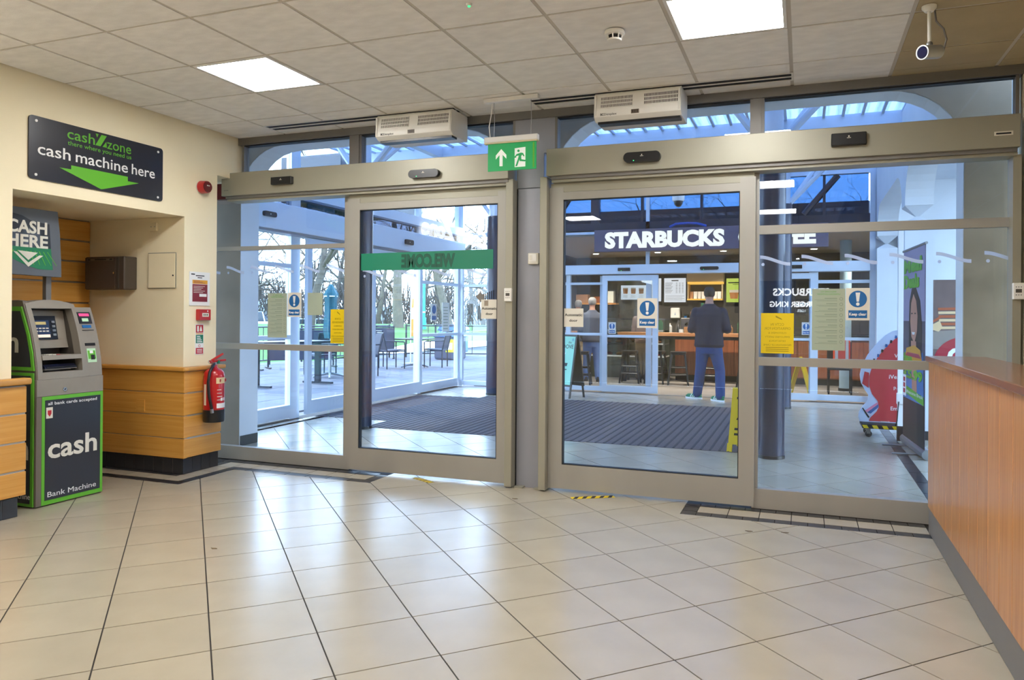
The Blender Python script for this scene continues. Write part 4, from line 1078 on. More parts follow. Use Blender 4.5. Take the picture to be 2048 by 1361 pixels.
# --- left outside glazing (plane X = -6.1)
def boxX(y0, y1, z0, z1, x0=-6.13, x1=-6.05): return MB().box(x0, x1, y0, y1, z0, z1)
lg = thing('window_7', 'fixed outside glazing of the porch with posts and rails on the left', None, (-6.1, 9, 0), kind='structure'); del_cat(lg)
for a, b in ((5.5, 5.6), (7.69, 7.87), (10.97, 11.08), (12.5, 12.66)): boxX(a, b, 0, RZ).build('post', 'vest_frame', lg)
for a, b, z0, z1 in ((5.6, 7.69, .02, .18), (5.6, 7.69, 1.01, 1.06), (5.6, 7.69, 1.905, 1.955), (11.08, 12.5, .02, .15), (11.08, 12.5, .95, 1.0), (11.08, 12.5, 1.86, 1.91), (5.6, 7.69, 2.38, 2.42)):
    boxX(a, b, z0, z1, -6.12, -6.04).build('rail', 'vest_frame', lg)
for a, b, z0, z1 in ((5.6, 7.69, .18, 1.01), (5.6, 7.69, 1.06, 1.905), (5.6, 7.69, 1.955, 2.38), (11.08, 12.5, .15, .95), (11.08, 12.5, 1.0, 1.86), (11.08, 12.5, 1.91, 2.33),
                     (5.6, 7.69, 2.95, RZ), (7.87, 10.97, 2.95, RZ), (11.08, 12.5, 2.95, RZ)):
    boxX(a, b, z0, z1, -6.094, -6.086).build('pane', 'glass', lg)
for a, b in ((5.6, 7.69), (7.87, 10.97), (11.08, 12.5)): boxX(a, b, 2.66, 2.8, -6.094, -6.086).build('pane', 'glass_dark', lg)
boxX(5.5, 12.6, 2.8, 2.95, -6.16, -5.96).build('upper_beam', 'vest_frame', lg)
boxX(6.2, 12.5, 2.34, 2.66, -6.14, -5.9).build('door_gear', 'vest_frame', lg, bev=.006)
boxX(6.2, 12.5, 2.31, 2.34, -6.12, -5.93).build('door_track', 'alu_post', lg)
def leafX(y0, y1, label, nm):
    d = thing(nm, label, None, (-5.98, (y0 + y1) / 2, 0), kind='structure'); del_cat(d)
    for a, b, z0, z1 in ((y0, y0 + .09, .04, 2.3), (y1 - .09, y1, .04, 2.3)): boxX(a, b, z0, z1, -6.0, -5.95).build('stile', 'vest_frame', d)
    boxX(y0 + .09, y1 - .09, .04, .215, -6.0, -5.95).build('bottom_rail', 'vest_frame', d)
    boxX(y0 + .09, y1 - .09, 2.21, 2.3, -6.0, -5.95).build('top_rail', 'vest_frame', d)
    boxX(y0 + .09, y1 - .09, .215, 2.21, -5.979, -5.971).build('pane', 'glass', d)
leafX(7.9, 9.4, 'outside sliding door leaf left of the dark column', 'door_3')
leafX(9.42, 10.95, 'outside sliding door leaf seen through the left door', 'door_4')
def sensorX(y0, y1, z0, z1, label):
    t = thing('door_sensor', label, 'sensor', (-5.88, (y0 + y1) / 2, z0), 'door radar sensors')
    plateX(rrect(y0, y1, z0, z1, .025), -5.9, .03).build('housing', 'black_plastic', t)
    plateX(circ((y0 + y1) / 2, (z0 + z1) / 2, .008, 8), -5.87, .001).build('led', 'white', t)
sensorX(6.98, 7.2, 2.47, 2.53, 'black sensor on the outside door gear near the left pier')
sensorX(9.0, 9.2, 2.47, 2.53, 'small dark sensor at the middle of the outside door gear')
sensorX(10.25, 10.5, 2.44, 2.52, 'oval sensor on the outside door gear seen through the left door')
# --- left end of the far wall, then the coffee shop front (plane Y = 12.55)
YS = 12.55
sf = thing('window_8', 'pale blue framed shop front of the coffee shop', None, (-2.2, YS, 0), kind='structure'); del_cat(sf)
def bY(x0, x1, z0, z1, y0=YS, y1=YS + .07): return MB().box(x0, x1, y0, y1, z0, z1)
for x0, x1, z0, z1 in ((-6.05, -5.98, 0, RZ), (-5.3, -5.22, 0, RZ), (-3.95, -3.87, 0, 2.05), (-2.53, -2.47, 2.21, 3.58), (.085, .22, .02, 2.05), (.96, 1.04, 0, RZ)):
    bY(x0, x1, z0, z1).build('post', 'vest_frame', sf)
for x0, x1, z0, z1 in ((-5.98, -5.3, .02, .1), (-5.98, -5.3, .955, 1.0), (-5.98, -5.3, 1.85, 1.9), (-5.98, -5.3, 2.78, 2.85),
                       (-5.22, -3.95, .02, .1), (-5.22, -3.95, .98, 1.03), (-5.22, -3.95, 1.87, 1.92),
                       (-3.87, -3.27, .02, .1), (-3.87, -3.27, .985, 1.03), (-3.87, -3.27, 1.875, 1.915), (.22, .96, .02, .11), (.22, .96, .975, 1.02), (.22, .96, 1.87, 1.92), (-5.22, -3.38, 2.76, 2.8)):
    bY(x0, x1, z0, z1, YS + .005, YS + .06).build('rail', 'vest_frame', sf)
for x0, x1, z0, z1 in ((-5.98, -5.3, .1, .955), (-5.98, -5.3, 1.0, 1.85), (-5.98, -5.3, 1.9, 2.78), (-5.22, -3.95, .1, .98), (-5.22, -3.95, 1.03, 1.87), (-5.22, -3.95, 1.92, 2.05), (-3.87, -3.27, .1, .985), (-3.87, -3.27, 1.03, 1.875), (-3.87, -3.27, 1.915, 2.05),
                       (.22, .96, .11, .975), (.22, .96, 1.02, 1.87), (.22, .96, 1.92, 2.05), (-5.22, -2.53, 2.21, 2.76), (-2.47, .96, 2.21, 2.76)):
    bY(x0, x1, z0, z1, YS + .03, YS + .038).build('pane', 'glass', sf)
bY(-5.22, .96, 2.05, 2.21, YS - .12, YS + .07).build('door_gear', 'vest_frame', sf, bev=.006)
# clerestory of tinted glass in dark frames above
cl = thing('window_9', 'row of tinted clerestory panes in dark frames above the coffee shop sign', None, (-2.2, YS, 2.8), kind='structure'); del_cat(cl)
mat('frame_navy', '232838', .4, .2)
bY(-5.22, .96, 2.82, 2.95, YS, YS + .12).build('sill_beam', 'frame_navy', cl)
bY(-5.22, .96, 3.58, RZ, YS - .02, YS + .1).build('head_beam', 'vest_frame', cl)
xs = [-5.22, -4.2, -3.43, -2.6, -1.6, -.95, -.25, .3, .96]
for k, x in enumerate(xs[1:-1]): bY(x - (.075 if k == 1 else .02), x + (.075 if k == 1 else .02), 2.95, 3.58, YS, YS + .1).build('mullion', 'frame_navy', cl)
for a, b in zip(xs, xs[1:]): bY(a + .02, b - .02, 2.95, 3.58, YS + .03, YS + .038).build('pane', 'glass_tint', cl)
MB().cyl((.0, YS + .04, 2.97), (.5, YS + .04, 3.57), .05, n=8).build('brace', 'frame_navy', cl)
MB().cyl((-4.2, YS + .04, 2.97), (-3.8, YS + .04, 3.57), .05, n=8).build('brace', 'frame_navy', cl)
def leafS(x0, x1, y, label, nm, mid=True):
    d = thing(nm, label, None, ((x0 + x1) / 2, y, 0), kind='structure'); del_cat(d)
    for a, b in ((x0, x0 + .085), (x1 - .095, x1)): bY(a, b, .02, 2.03, y, y + .045).build('stile', 'vest_frame', d)
    bY(x0 + .085, x1 - .095, .02, .125, y, y + .045).build('bottom_rail', 'vest_frame', d)
    bY(x0 + .085, x1 - .095, 1.94, 2.03, y, y + .045).build('top_rail', 'vest_frame', d)
    if mid: bY(x0 + .085, x1 - .095, .96, 1.0, y + .004, y + .04).build('mid_rail', 'vest_frame', d)
    bY(x0 + .085, x1 - .095, .125, 1.94, y + .018, y + .026).build('pane', 'glass', d)
    return d
leafS(-3.27, -2.3, YS - .07, 'left sliding door of the coffee shop parked open', 'door_5')
leafS(-3.35, -2.44, YS + .075, 'fixed leaf behind the open coffee shop door', 'door_6')
leafS(-.88, .2, YS - .07, 'right sliding door of the coffee shop', 'door_7')
def sensorS(x0, x1, label, rnd):
    t = thing('door_sensor', label, 'sensor', ((x0 + x1) / 2, YS - .13, 2.1), 'door radar sensors')
    plateY(rrect(x0, x1, 2.1, 2.155, .024 if rnd else .006), YS - .15, .03).build('housing', 'black_plastic', t)
    plateY(circ(x0 + .06, 2.105, .006, 8), YS - .152, .002).build('led', 'led_green', t)
sensorS(-2.98, -2.77, 'rectangular sensor above the left coffee shop door', False)
sensorS(-1.6, -1.3, 'rounded sensor above the open coffee shop entrance', True)
sensorS(-.25, -.02, 'sensor above the right coffee shop door near the columns', False)
keep_clear(-3.16, 1.02, YS - .055, 'small blue keep clear sign on the left coffee shop door', .13, .2)
keep_clear(-.02, 1.05, YS - .055, 'small blue keep clear sign on the right coffee shop door', .13, .2)
# shop sign
t = thing('shop_sign', 'dark coffee shop fascia sign with bold white lettering', 'sign', (-1.5, 12.42, 2.43))
mat('fascia', '675c6c', .4)
B(-3.38, .36, 12.33, 12.5, 2.43, 2.8).build('fascia', 'fascia', t, bev=.004)
emis('sign_letters', (.93, 1.0, .97), 1.15)
text('STARBUCKS', .25, (-3.19, 12.329, 2.5), XR, ZU, 'sign_letters', t, width=1.99, bold=.055, depth=.012)
text('COFFEE', .25, (-.99, 12.329, 2.5), XR, ZU, 'sign_letters', t, width=1.17, bold=.055, depth=.012)
for x in (-2.9, -1.0, .1): B(x - .02, x + .02, 12.5, 12.56, 2.55, 2.7).build('bracket', 'steel', t)
mat('cable_blue', '1f4fae', .5)
single('cable_coil', MB().tube([(-2.1, 12.4, 2.822), (-2.0, 12.4, 2.87), (-1.8, 12.42, 2.88), (-1.65, 12.42, 2.87), (-1.5, 12.4, 2.822)], .02, 6), 'cable_blue', 'blue cable bundle lying on top of the fascia sign', 'cable')
# --- entrance mat: two joined fields with ribs
mt = thing('entrance_mat', 'large dark ribbed entrance mat across the porch floor', 'mat', (-2.6, 9.3, 0))
B(-4.85, -.42, 7.5, 11.15, -.02, .003).build('mat_field', 'mat_grey', mt)
B(-5.93, -4.85, 8.05, 10.85, -.02, .003).build('mat_field', 'mat_grey', mt)
for k in range(49):
    x = -4.82 + k * .09
    o = B(x - .011, x + .011, 7.51, 11.14, .003, .006).build('rib', 'mat_rib', mt)
for k in range(12):
    x = -5.9 + k * .09
    B(x - .011, x + .011, 8.06, 10.84, .003, .006).build('rib', 'mat_rib', mt)
# --- dome camera
t = thing('dome_camera', 'white dome camera hanging below the porch roof', 'camera', (-1.5, 9.5, 2.72))
MB().cyl((-1.5, 9.5, 2.93), (-1.5, 9.5, RZ - .01), .018, n=8).build('drop_pole', 'vest_frame', t)
MB().lathe([(.07, 2.8), (.078, 2.82), (.08, 2.9), (.07, 2.925), (.03, 2.94)], (-1.5, 9.5, 0), 20).build('housing', 'white', t, smooth=.7)
MB().sphere((-1.5, 9.5, 2.795), .058, .058, .07).build('dome', 'black_plastic', t, smooth=1)
# --- pavement board
def board(P, nrm, w, h, spread, label, front, edge, nm, cat):
    """A-frame: front foot line centre P, facing nrm"""
    t = thing(nm, label, cat, (P[0], P[1], 0))
    n = Vector((nrm[0], nrm[1], 0)).normalized(); r = Vector((-n.y, n.x, 0))
    P = Vector((P[0], P[1], 0)); apex = P - n * spread / 2 + Vector((0, 0, h)); Q = P - n * spread
    return t, n, r, P, Q, apex
t, n, r, P, Q, A = board((-3.75, 11.47), (-.45, -.89), .58, 1.02, .34, 'black framed pavement board with a mint green drinks poster', None, None, 'pavement_board', 'sign')
mat('mint_poster', '86c9ae', .5); mat('board_black', '26241f', .5); mat('pink_cup', 'c2586e', .5)
def panelq(base, top, z0, z1, w0, w1, m, name, off, th=.02):
    d = (top - base)
    a, b = base + d * z0, base + d * z1
    return MB().poly([a + r * w0 + n * off, a + r * w1 + n * off, b + r * w1 + n * off, b + r * w0 + n * off], n, th).build(name, m, t)
panelq(P, A, .18, 1.0, -.3, .3, 'board_black', 'front_panel', 0.)
panelq(P, A, .21, .97, -.27, .27, 'mint_poster', 'poster', .02, .003)
panelq(Q, A, .18, 1.0, -.3, .3, 'board_black', 'rear_panel', -.02)
for base in (P, Q):
    for w in (-.29, .27): panelq(base, A, 0, .2, w, w + .03, 'board_black', 'leg', 0.)
upv = (A - P).normalized()
at = lambda w, u: P + (A - P) * u + r * w + n * .0235
text('GROOVE', .065, at(.25, .78), r, upv, 'ink', t, align='R', bold=.01)
text('the', .04, at(.2, .86), r, upv, 'ink', t, align='R')
text('*', .09, at(.2, .86), r, upv, 'blue_sign', t, 'emblem')
def printq(w0, w1, u0, u1, m): MB().poly([at(w0, u0), at(w1, u0), at(w1 + .015, u1), at(w0 - .015, u1)], n, .001).build('print', m, t)
printq(-.06, .06, .5, .68, 'pink_cup'); printq(-.08, .08, .68, .71, 'white'); printq(.08, .15, .5, .55, 'ink'); printq(-.05, .04, .3, .4, 'buff'); printq(-.15, .15, .44, .455, 'ink')
# --- yellow wet floor signs
def wet(P0, nrm, label):
    global t, n, r, P, Q, A
    t, n, r, P, Q, A = board(P0, nrm, .3, .62, .34, label, None, None, 'wet_floor_sign', 'sign')
    t['group'] = 'wet floor signs'
    for base, off in ((P, 0), (Q, -.014)):
        panelq(base, A, .12, 1.0, -.13, .13, 'yellow', 'panel', off, .014)
        for w in (-.14, .09): panelq(base, A, 0, .13, w, w + .05, 'yellow', 'leg', off, .014)
        panelq(base, A, .96, 1.04, -.06, .06, 'yellow', 'handle', off, .014)
    upv = (A - P).normalized()
    tri = [P + (A - P) * u + r * w + n * .0145 for w, u in ((-.07, .5), (.07, .5), (0, .72))]
    MB().poly(tri, n, .001).build('triangle', 'ink', t)
    for u in (.26, .34, .82): panelq(P, A, u, u + .035, -.08, .08, 'ink', 'print', .0142, .001)
wet((-.56, 7.5), (-.2, -1), 'yellow wet floor sign half hidden at the right edge of the right door')
wet((-.2, 13.75), (-.9, .25), 'yellow wet floor sign standing inside the coffee shop')
# --- red cut-out display stand
t = thing('display_stand', 'red cut-out promotional stand with a wavy outline by the arcade', 'display', (.85, 9.1, 0))
mat('promo_red', 'c23540', .4); mat('promo_edge', 'c8d4ea', .45); mat('promo_pink', 'd889a8', .45)
cv = lambda x, y: (.502 + x * .001183, 1.304 - y * .001312)
bd = [(425, 80), (370, 90), (300, 130), (220, 210), (150, 300), (100, 400), (85, 470), (95, 540), (130, 600), (160, 640), (155, 690), (110, 740), (80, 790), (75, 830), (85, 870), (430, 870), (560, 870), (560, 90), (490, 75)]
rd = [(425, 125), (370, 170), (300, 240), (240, 310), (190, 400), (165, 480), (165, 560), (190, 630), (240, 690), (250, 740), (230, 780), (180, 830), (165, 862), (560, 862), (560, 110), (490, 100)]
plateY([cv(*p) for p in bd], 9.11, .03).build('board', 'promo_edge', t)
plateY([cv(*p) for p in rd], 9.106, .004).build('red_print', 'promo_red', t)
for p, m in (([(125, 440), (165, 450), (160, 580), (105, 545)], 'promo_red'), ([(130, 775), (235, 700), (245, 715), (150, 790)], 'promo_pink'), ([(150, 790), (245, 715), (248, 740), (180, 800)], 'blue_sign'), ([(105, 755), (115, 752), (172, 830), (160, 836)], 'ink')):
    plateY([cv(*q) for q in p], 9.107, .003).build('print', m, t)
for k, (x, y) in enumerate(((205, 340), (240, 300), (275, 260), (310, 215), (350, 180), (390, 140))): plateY([cv(x - 9, y + 14), cv(x + 9, y + 14), cv(x + 12, y - 10), cv(x - 6, y - 12)], 9.105, .004).build('print', 'blue_sign' if k % 2 else 'ink', t)
for s, x, y, h in (('W', 380, 315, .04), ('iVes', 335, 495, .045), ('p.c', 375, 582, .04), ('Em', 350, 762, .042), ('www.iv', 265, 868, .022)):
    a, b = cv(x, y); text(s, h, (a, 9.105, b), XR, ZU, 'white', t, bold=.01)
B(.62, 1.2, 9.0, 9.4, .1, .145).build('trolley', 'black_matt', t, bev=.01)
for k in range(4): plateY([(.64 + k * .1, .105), (.69 + k * .1, .105), (.67 + k * .1, .14), (.62 + k * .1, .14)], 8.998, .002).build('hazard_stripe', 'yellow', t)
for x in (.69, 1.12):
    for y in (9.06, 9.33): MB().cyl((x, y - .015, .038), (x, y + .015, .038), .036, n=14).build('castor', 'black_plastic', t); B(x - .02, x + .02, y - .022, y + .022, .04, .1).build('fork', 'alu_dark', t)
# slim white service post with socket
t = thing('service_post', 'slim white service post with a socket box beside the banner', 'post', (.99, 8.95, 0))
B(.965, 1.015, 8.9, 8.95, .16, 2.32).build('trunking', 'white', t); B(.96, 1.02, 8.895, 8.955, 0, .16).build('foot', 'black_plastic', t)
B(.95, 1.03, 8.86, 8.9, .4, .52).build('socket', 'white_plastic', t, bev=.004)
MB().tube([(.97, 8.85, .43), (.96, 8.84, .34), (.955, 8.86, .22), (.95, 8.95, .16)], .006, 6).build('cable', 'black_plastic', t)
# --- roll-up banner, facing the porch (towards -X), slightly turned
t = thing('roll_up_banner', 'tall roll-up banner advertising meal deals beside the arcade', 'banner', (1.03, 8.3, 0))
p0, p1 = Vector((1.0, 8.78, 0)), Vector((1.075, 7.76, 0))
d = (p1 - p0).normalized(); nb = Vector((d.y, -d.x, 0)); nb = nb if nb.x < 0 else -nb
def bq(u0, u1, z0, z1, off, m, name, th=.002):
    a, b = p0.lerp(p1, u0), p0.lerp(p1, u1); o = nb * off
    return MB().poly([a + o + Vector((0, 0, z0)), b + o + Vector((0, 0, z0)), b + o + Vector((0, 0, z1)), a + o + Vector((0, 0, z1))], nb, th).build(name, m, t)
def bp(pts, off, m, name='print'):
    MB().poly([p0.lerp(p1, u) + nb * off + Vector((0, 0, z)) for u, z in pts], nb, .0012).build(name, m, t)
mat('ban_dark', '4c4a5a', .5); mat('ban_lilac', '9c94b0', .5); mat('skin', 'c08a72', .5); mat('hair_dark', '2c2422', .6); mat('denim', '4f74a8', .7)
MB().tube([p0 - nb * .02 + Vector((0, 0, .05)), p1 - nb * .02 + Vector((0, 0, .05))], .05, 12).build('cassette', 'steel', t)
for u in (.25, .75):
    a = p0.lerp(p1, u); MB().cyl(a + Vector((0, 0, .012)), a + nb * .24 + Vector((0, 0, .012)), .009, n=8).build('foot', 'steel', t)
bq(.02, .98, .08, 2.03, 0, 'ban_dark', 'banner_sheet')
MB().tube([p0 + Vector((0, 0, 2.035)), p1 + Vector((0, 0, 2.035))], .014, 8).build('top_bar', 'steel', t)
MB().cyl(p0.lerp(p1, .5) - nb * .03 + Vector((0, 0, .05)), p0.lerp(p1, .5) - nb * .03 + Vector((0, 0, 2.03)), .01, n=8).build('pole', 'steel', t)
bq(.03, .97, 1.3, 2.02, .002, 'ban_lilac', 'print'); bq(.03, .97, .08, .5, .002, 'board_black', 'print')
bp([(.1, 1.0), (.9, 1.0), (.95, .5), (.05, .5)], .003, 'denim'); bp([(.3, 1.35), (.32, 1.5), (.42, 1.63), (.6, 1.63), (.78, 1.5), (.85, 1.3), (.85, .9), (.3, .9)], .0034, 'hair_dark')
bp([(.36, 1.3), (.4, 1.48), (.5, 1.57), (.62, 1.5), (.68, 1.35), (.66, 1.2), (.55, 1.08), (.42, 1.14)], .0048, 'skin'); bp([(.4, 1.1), (.62, 1.1), (.66, .6), (.46, .6)], .0046, 'skin')
for u, z in ((.44, 1.37), (.58, 1.37)): bp([(u - .03, z), (u + .03, z), (u + .03, z + .012), (u - .03, z + .012)], .0062, 'ink')
bp([(.44, 1.19), (.58, 1.19), (.55, 1.165), (.47, 1.165)], .0062, 'white')
bp([(.1, .88), (.9, .88), (.8, 1.02), (.55, 1.06), (.2, 1.02)], .0062, 'sign_orange'); bp([(.15, .94), (.85, .94), (.75, .98), (.25, .98)], .0076, 'red')
bp([(.05, .56), (.95, .5), (.95, .58), (.05, .64)], .006, 'lime')
for s, z, w in (('Meal', 1.8, .8), ('Deals', 1.64, .7), ('from', .88, .4), ('\u00a35.99', .72, .85)):
    text(s, .13 if z > 1.5 else .09, p0.lerp(p1, .07) + nb * .008 + Vector((0, 0, z)), d, ZU, 'lime', t, width=w, bold=.05)
text('at Welcome Break', .035, p0.lerp(p1, .1) + nb * .0085 + Vector((0, 0, .56)), d, ZU, 'white', t, width=.85)
bq(.04, .2, .52, .74, .0075, 'white', 'logo_patch')
for k in range(3): bq(.08, .16, .55 + k * .06, .595 + k * .06, .0098, 'sign_red', 'logo_mark')
# --- sandwich poster behind the arcade
t = thing('food_poster', 'brown food poster with stacked sandwiches and a red disc behind the arcade', 'poster', (1.75, 10.0, .25))
mat('pos_brown', '6f5a54', .6, noise=.25, nscale=6); mat('bread', 'd9b98a', .6); mat('crust', 'a9552f', .6); mat('slate', '8a7f74', .6); mat('pos_red', 'a3202f', .5)
B(1.44, 2.05, 10.0, 10.03, .25, 1.79).build('panel', 'pos_brown', t)
plateY([(1.445, .96), (2.045, .96), (2.045, 1.22), (1.445, 1.17)], 9.998, .002).build('print', 'slate', t)
plateY(circ(1.79, .78, .33, 40), 9.996, .002).build('red_disc', 'pos_red', t)
text('C', .2, (1.61, 9.9955, .78), XR, ZU, 'white', t, bold=.04)
for k in range(6):
    z = 1.2 + k * .045
    plateY([(1.53 - .004 * k, z), (1.8, z + .005), (1.8, z + .036), (1.53 - .004 * k, z + .03)], 9.997, .002).build('print', ('bread', 'crust')[k % 2], t)
plateY([(1.45, 1.19), (1.52, 1.17), (1.56, 1.22), (1.53, 1.3), (1.46, 1.26)], 9.9965, .002).build('print', 'bread', t); plateY([(1.45, 1.27), (1.53, 1.32), (1.54, 1.36), (1.45, 1.3)], 9.9965, .002).build('print', 'crust', t)
for x in (1.5, 1.99): B(x - .02, x + .02, 10.03, 10.06, 0, 1.6).build('leg', 'black_plastic', t)
# --- outside glazing beyond the arcade
rg = thing('window_10', 'tall outside glazing in grey frames beyond the arcade', None, (2.8, 9, 0), kind='structure'); del_cat(rg)
for y in (5.6, 7.3, 9.0, 10.7, 12.4): B(2.75, 2.85, y, y + .1, 0, RZ).build('post', 'alu_post', rg)
for z in (0.02, 1.0, 2.1, 2.9, 3.5): B(2.77, 2.83, 5.6, 12.5, z, z + .07).build('rail', 'alu_post', rg)
for a, b in ((5.7, 7.3), (7.4, 9.0), (9.1, 10.7), (10.8, 12.4)): B(2.796, 2.804, a, b, .09, RZ).build('pane', 'glass', rg)
struct('ceiling', B(1.32, 2.9, 5.5, 12.66, RZ - .3, RZ - .2), 'vest_white', 'pale soffit beyond the arcade')
struct('wall_far', MB().box(1.34, 2.9, 12.45, 12.6, 0, RZ).box(1.04, 1.35, 12.585, 12.7, 0, RZ), 'vest_white', 'white end wall beyond the arcade')
# ------------------------------------------------------------------ coffee shop
mat('cafe_floor', '7d7670', .5, noise=.2, nscale=3); mat('cafe_wall', '3b3836', .7, noise=.2, nscale=4); mat('cafe_ceil', 'b7aa94', .8); mat('cafe_green', '2f3a36', .6)
wood('bar_wood', '9a5f37', 'c08a5c', .35, 'X', 12); wood('front_wood', '7a3f22', '9a5733', .4, 'Z', 14); wood('shelf_wood', 'b9722f', 'd8964a', .4, 'X', 12)
mat('machine', '8d8d8f', .25, .9); mat('stool_black', '1f2126', .35, .4); mat('porcelain', 'e2e0d8', .3); mat('kraft', 'a9774a', .6); mat('bottle_green', '2f5a44', .15); mat('pastry', 'c98a3c', .6); mat('fruit_red', 'b02a2a', .4)
struct('floor', B(-5.3, 3.2, 12.5, 17.6, -.12, -.002), 'cafe_floor', 'grey floor of the coffee shop')
struct('ceiling', B(-5.3, 3.2, 12.68, 17.6, 2.74, 2.82), 'cafe_ceil', 'beige ceiling of the coffee shop')
struct('wall_shop', MB().box(-5.3, 3.2, 17.4, 17.6, 0, 2.74).box(-5.3, -5.2, 12.64, 17.4, 0, 2.74).box(3.1, 3.2, 12.7, 17.4, 0, 2.74), 'cafe_wall', 'dark walls of the coffee shop')
struct('trim_10', B(-5.3, 3.2, 13.4, 13.55, 2.82, 3.27), 'frame_navy', 'dark roof parapet seen through the clerestory')
struct('trim_11', MB().box(-2.3, -.9, 12.45, 12.56, -.02, .004), 'steel', 'metal threshold of the coffee shop entrance')
# lamps of the shop
emis('warm_glow', (1.0, .86, .62), 14)
for k, (x, y) in enumerate(((-4.6, 14.0), (-3.2, 14.0), (-1.8, 14.0), (-.4, 14.0), (1.2, 14.2), (-4.4, 16.2), (-3.0, 16.2), (-1.6, 16.2), (.2, 16.2))):
    t = thing('downlight', 'round coffee shop downlight, %s from the left over the %s' % (('first', 'second', 'third', 'fourth', 'fifth')[k % 5], 'entrance' if k < 5 else 'counter'), 'light', (x, y, 2.72), 'coffee shop downlights')
    MB().lathe([(.075, 2.728), (.085, 2.732), (.085, 2.74)], (x, y, 0), 20).build('trim_ring', 'white', t)
    MB().lathe([(.06, 2.724), (.065, 2.729)], (x, y, 0), 20).build('lens', 'warm_glow', t)
    l = bpy.data.lights.new('downlight_beam', 'SPOT'); l.energy = CAFE_W; l.color = (1, .87, .7); l.spot_size = 2.2; l.spot_blend = .6; l.shadow_soft_size = .06
    lo = bpy.data.objects.new('beam', l); COL.objects.link(lo); lo.parent = t; lo.matrix_parent_inverse = Matrix.Translation(-t.location); lo.location = (x, y, 2.71)
# bar table and counters
t = thing('bar_table', 'long light wood bar table just inside the coffee shop', 'table', (-2.2, 15.0, 0))
B(-3.55, -.95, 14.78, 15.25, .935, 1.0).build('top', 'bar_wood', t, bev=.004)
B(-3.5, -1.0, 14.85, 15.2, .87, .933).build('apron', 'stool_black', t)
for x in (-3.42, -1.12): 
    for y in (14.88, 15.15): B(x - .04, x + .04, y - .03, y + .03, 0, .87).build('leg', 'stool_black', t)
t = thing('serving_counter', 'serving counter with a red brown timber front', 'counter', (-1.2, 15.8, 0))
B(-2.5, 2.9, 15.56, 16.0, .12, .9).build('carcass', 'front_wood', t)
for k in range(9): B(-2.5 + k * .6, -1.91 + k * .6, 15.54, 15.56, .14, .86).build('front_board', 'front_wood', t, bev=.003)
B(-2.5, 2.9, 15.6, 16.0, 0, .12).build('plinth', 'black_matt', t)
B(-2.55, 2.95, 15.5, 16.05, .9, .94).build('worktop', 'cafe_green', t)
t = thing('pastry_case', 'glass fronted pastry case left of the timber counter', 'display case', (-3.9, 15.9, 0))
B(-4.95, -2.75, 15.7, 16.3, 0, .45).build('base', 'cafe_green', t)
for z in (.45, .72, 1.0): B(-4.95, -2.75, 15.72, 16.3, z, z + .03).build('shelf', 'white', t)
B(-4.95, -2.75, 15.7, 15.708, .48, 1.25).build('front_glass', 'glass', t)
B(-4.95, -2.75, 15.7, 16.3, 1.25, 1.28).build('top', 'machine', t)
for x in (-4.95, -2.78): B(x, x + .03, 15.71, 16.3, .48, 1.25).build('end_panel', 'cafe_green', t)
B(-2.75, -2.78, 16.29, 16.3, .48, 1.25).build('back', 'cafe_green', t)
PL = ['far left', 'second from the left', 'third from the left', 'fourth from the left', 'fifth from the left', 'middle', 'right of the middle', 'near the right end', 'next to the right end', 'far right']
for row, z in enumerate((.48, .75)):
    for k in range(10):
        x = -4.85 + k * .215 + random.uniform(-.02, .02)
        m = ('pastry', 'kraft', 'pastry', 'porcelain', 'fruit_red')[(k + 2 * row) % 5]
        single('pastry', MB().rings([(x, 15.9, z + .002, .05, .04), (x, 15.9, z + .02, .07, .055), (x, 15.9, z + .05, .06, .045), (x, 15.9, z + .068, .02, .015)], 12), m, '%s %s in the pastry case, %s shelf' % (PL[k], {'pastry': 'golden bun', 'kraft': 'brown roll', 'porcelain': 'iced bun', 'fruit_red': 'red cake'}[m], ('lower', 'upper')[row]), 'pastry', 'pastries in the glass case', smooth=1)
t = thing('coffee_machine', 'steel espresso machine behind the timber counter', 'coffee machine', (-2.2, 16.7, .92))
B(-2.55, -1.75, 16.5, 16.95, .96, 1.3).build('body', 'machine', t, bev=.02); B(-2.5, -1.8, 16.42, 16.5, .96, .99).build('drip_tray', 'black_plastic', t)
for k in range(3): MB().cyl((-2.4 + k * .25, 16.47, 1.18), (-2.4 + k * .25, 16.4, 1.16), .03, n=10).build('group_head', 'black_plastic', t); B(-2.42 + k * .25, -2.38 + k * .25, 16.32, 16.4, 1.14, 1.17).build('handle', 'black_plastic', t)
t = thing('back_counter', 'dark back counter under the menu boards', 'counter', (-1.5, 17.0, 0))
B(-5.19, 3.0, 16.45, 17.38, 0, .92).build('carcass', 'cafe_green', t); B(-5.19, 3.0, 16.42, 17.39, .92, .955).build('worktop', 'black_plastic', t)
for k in range(12):
    x = -3.6 + k * .2 + (.12 if k > 5 else 0); h = (.2, .26, .17, .3)[k % 4]; zo = .957 if not -2.6 < x < -1.7 else 1.302
    m = ('porcelain', 'bottle_green', 'kraft', 'machine')[(k * 3) % 4]
    single('container', MB().lathe([(.05, zo), (.06, zo + .01), (.06, zo + h * .75), (.03, zo + h * .9), (.03, zo + h * 1.1)], (x, 16.6, 0), 12), m, '%s %s on the back counter, %s' % ({'porcelain': 'white', 'bottle_green': 'green', 'kraft': 'brown', 'machine': 'steel'}[m], ('short bottle', 'tall bottle', 'squat jar', 'slim bottle')[k % 4], ['leftmost', 'second', 'third', 'fourth', 'fifth', 'sixth', 'seventh', 'eighth', 'ninth', 'tenth', 'eleventh', 'rightmost'][k]), 'bottle', 'bottles and jars behind the counter', smooth=.7)
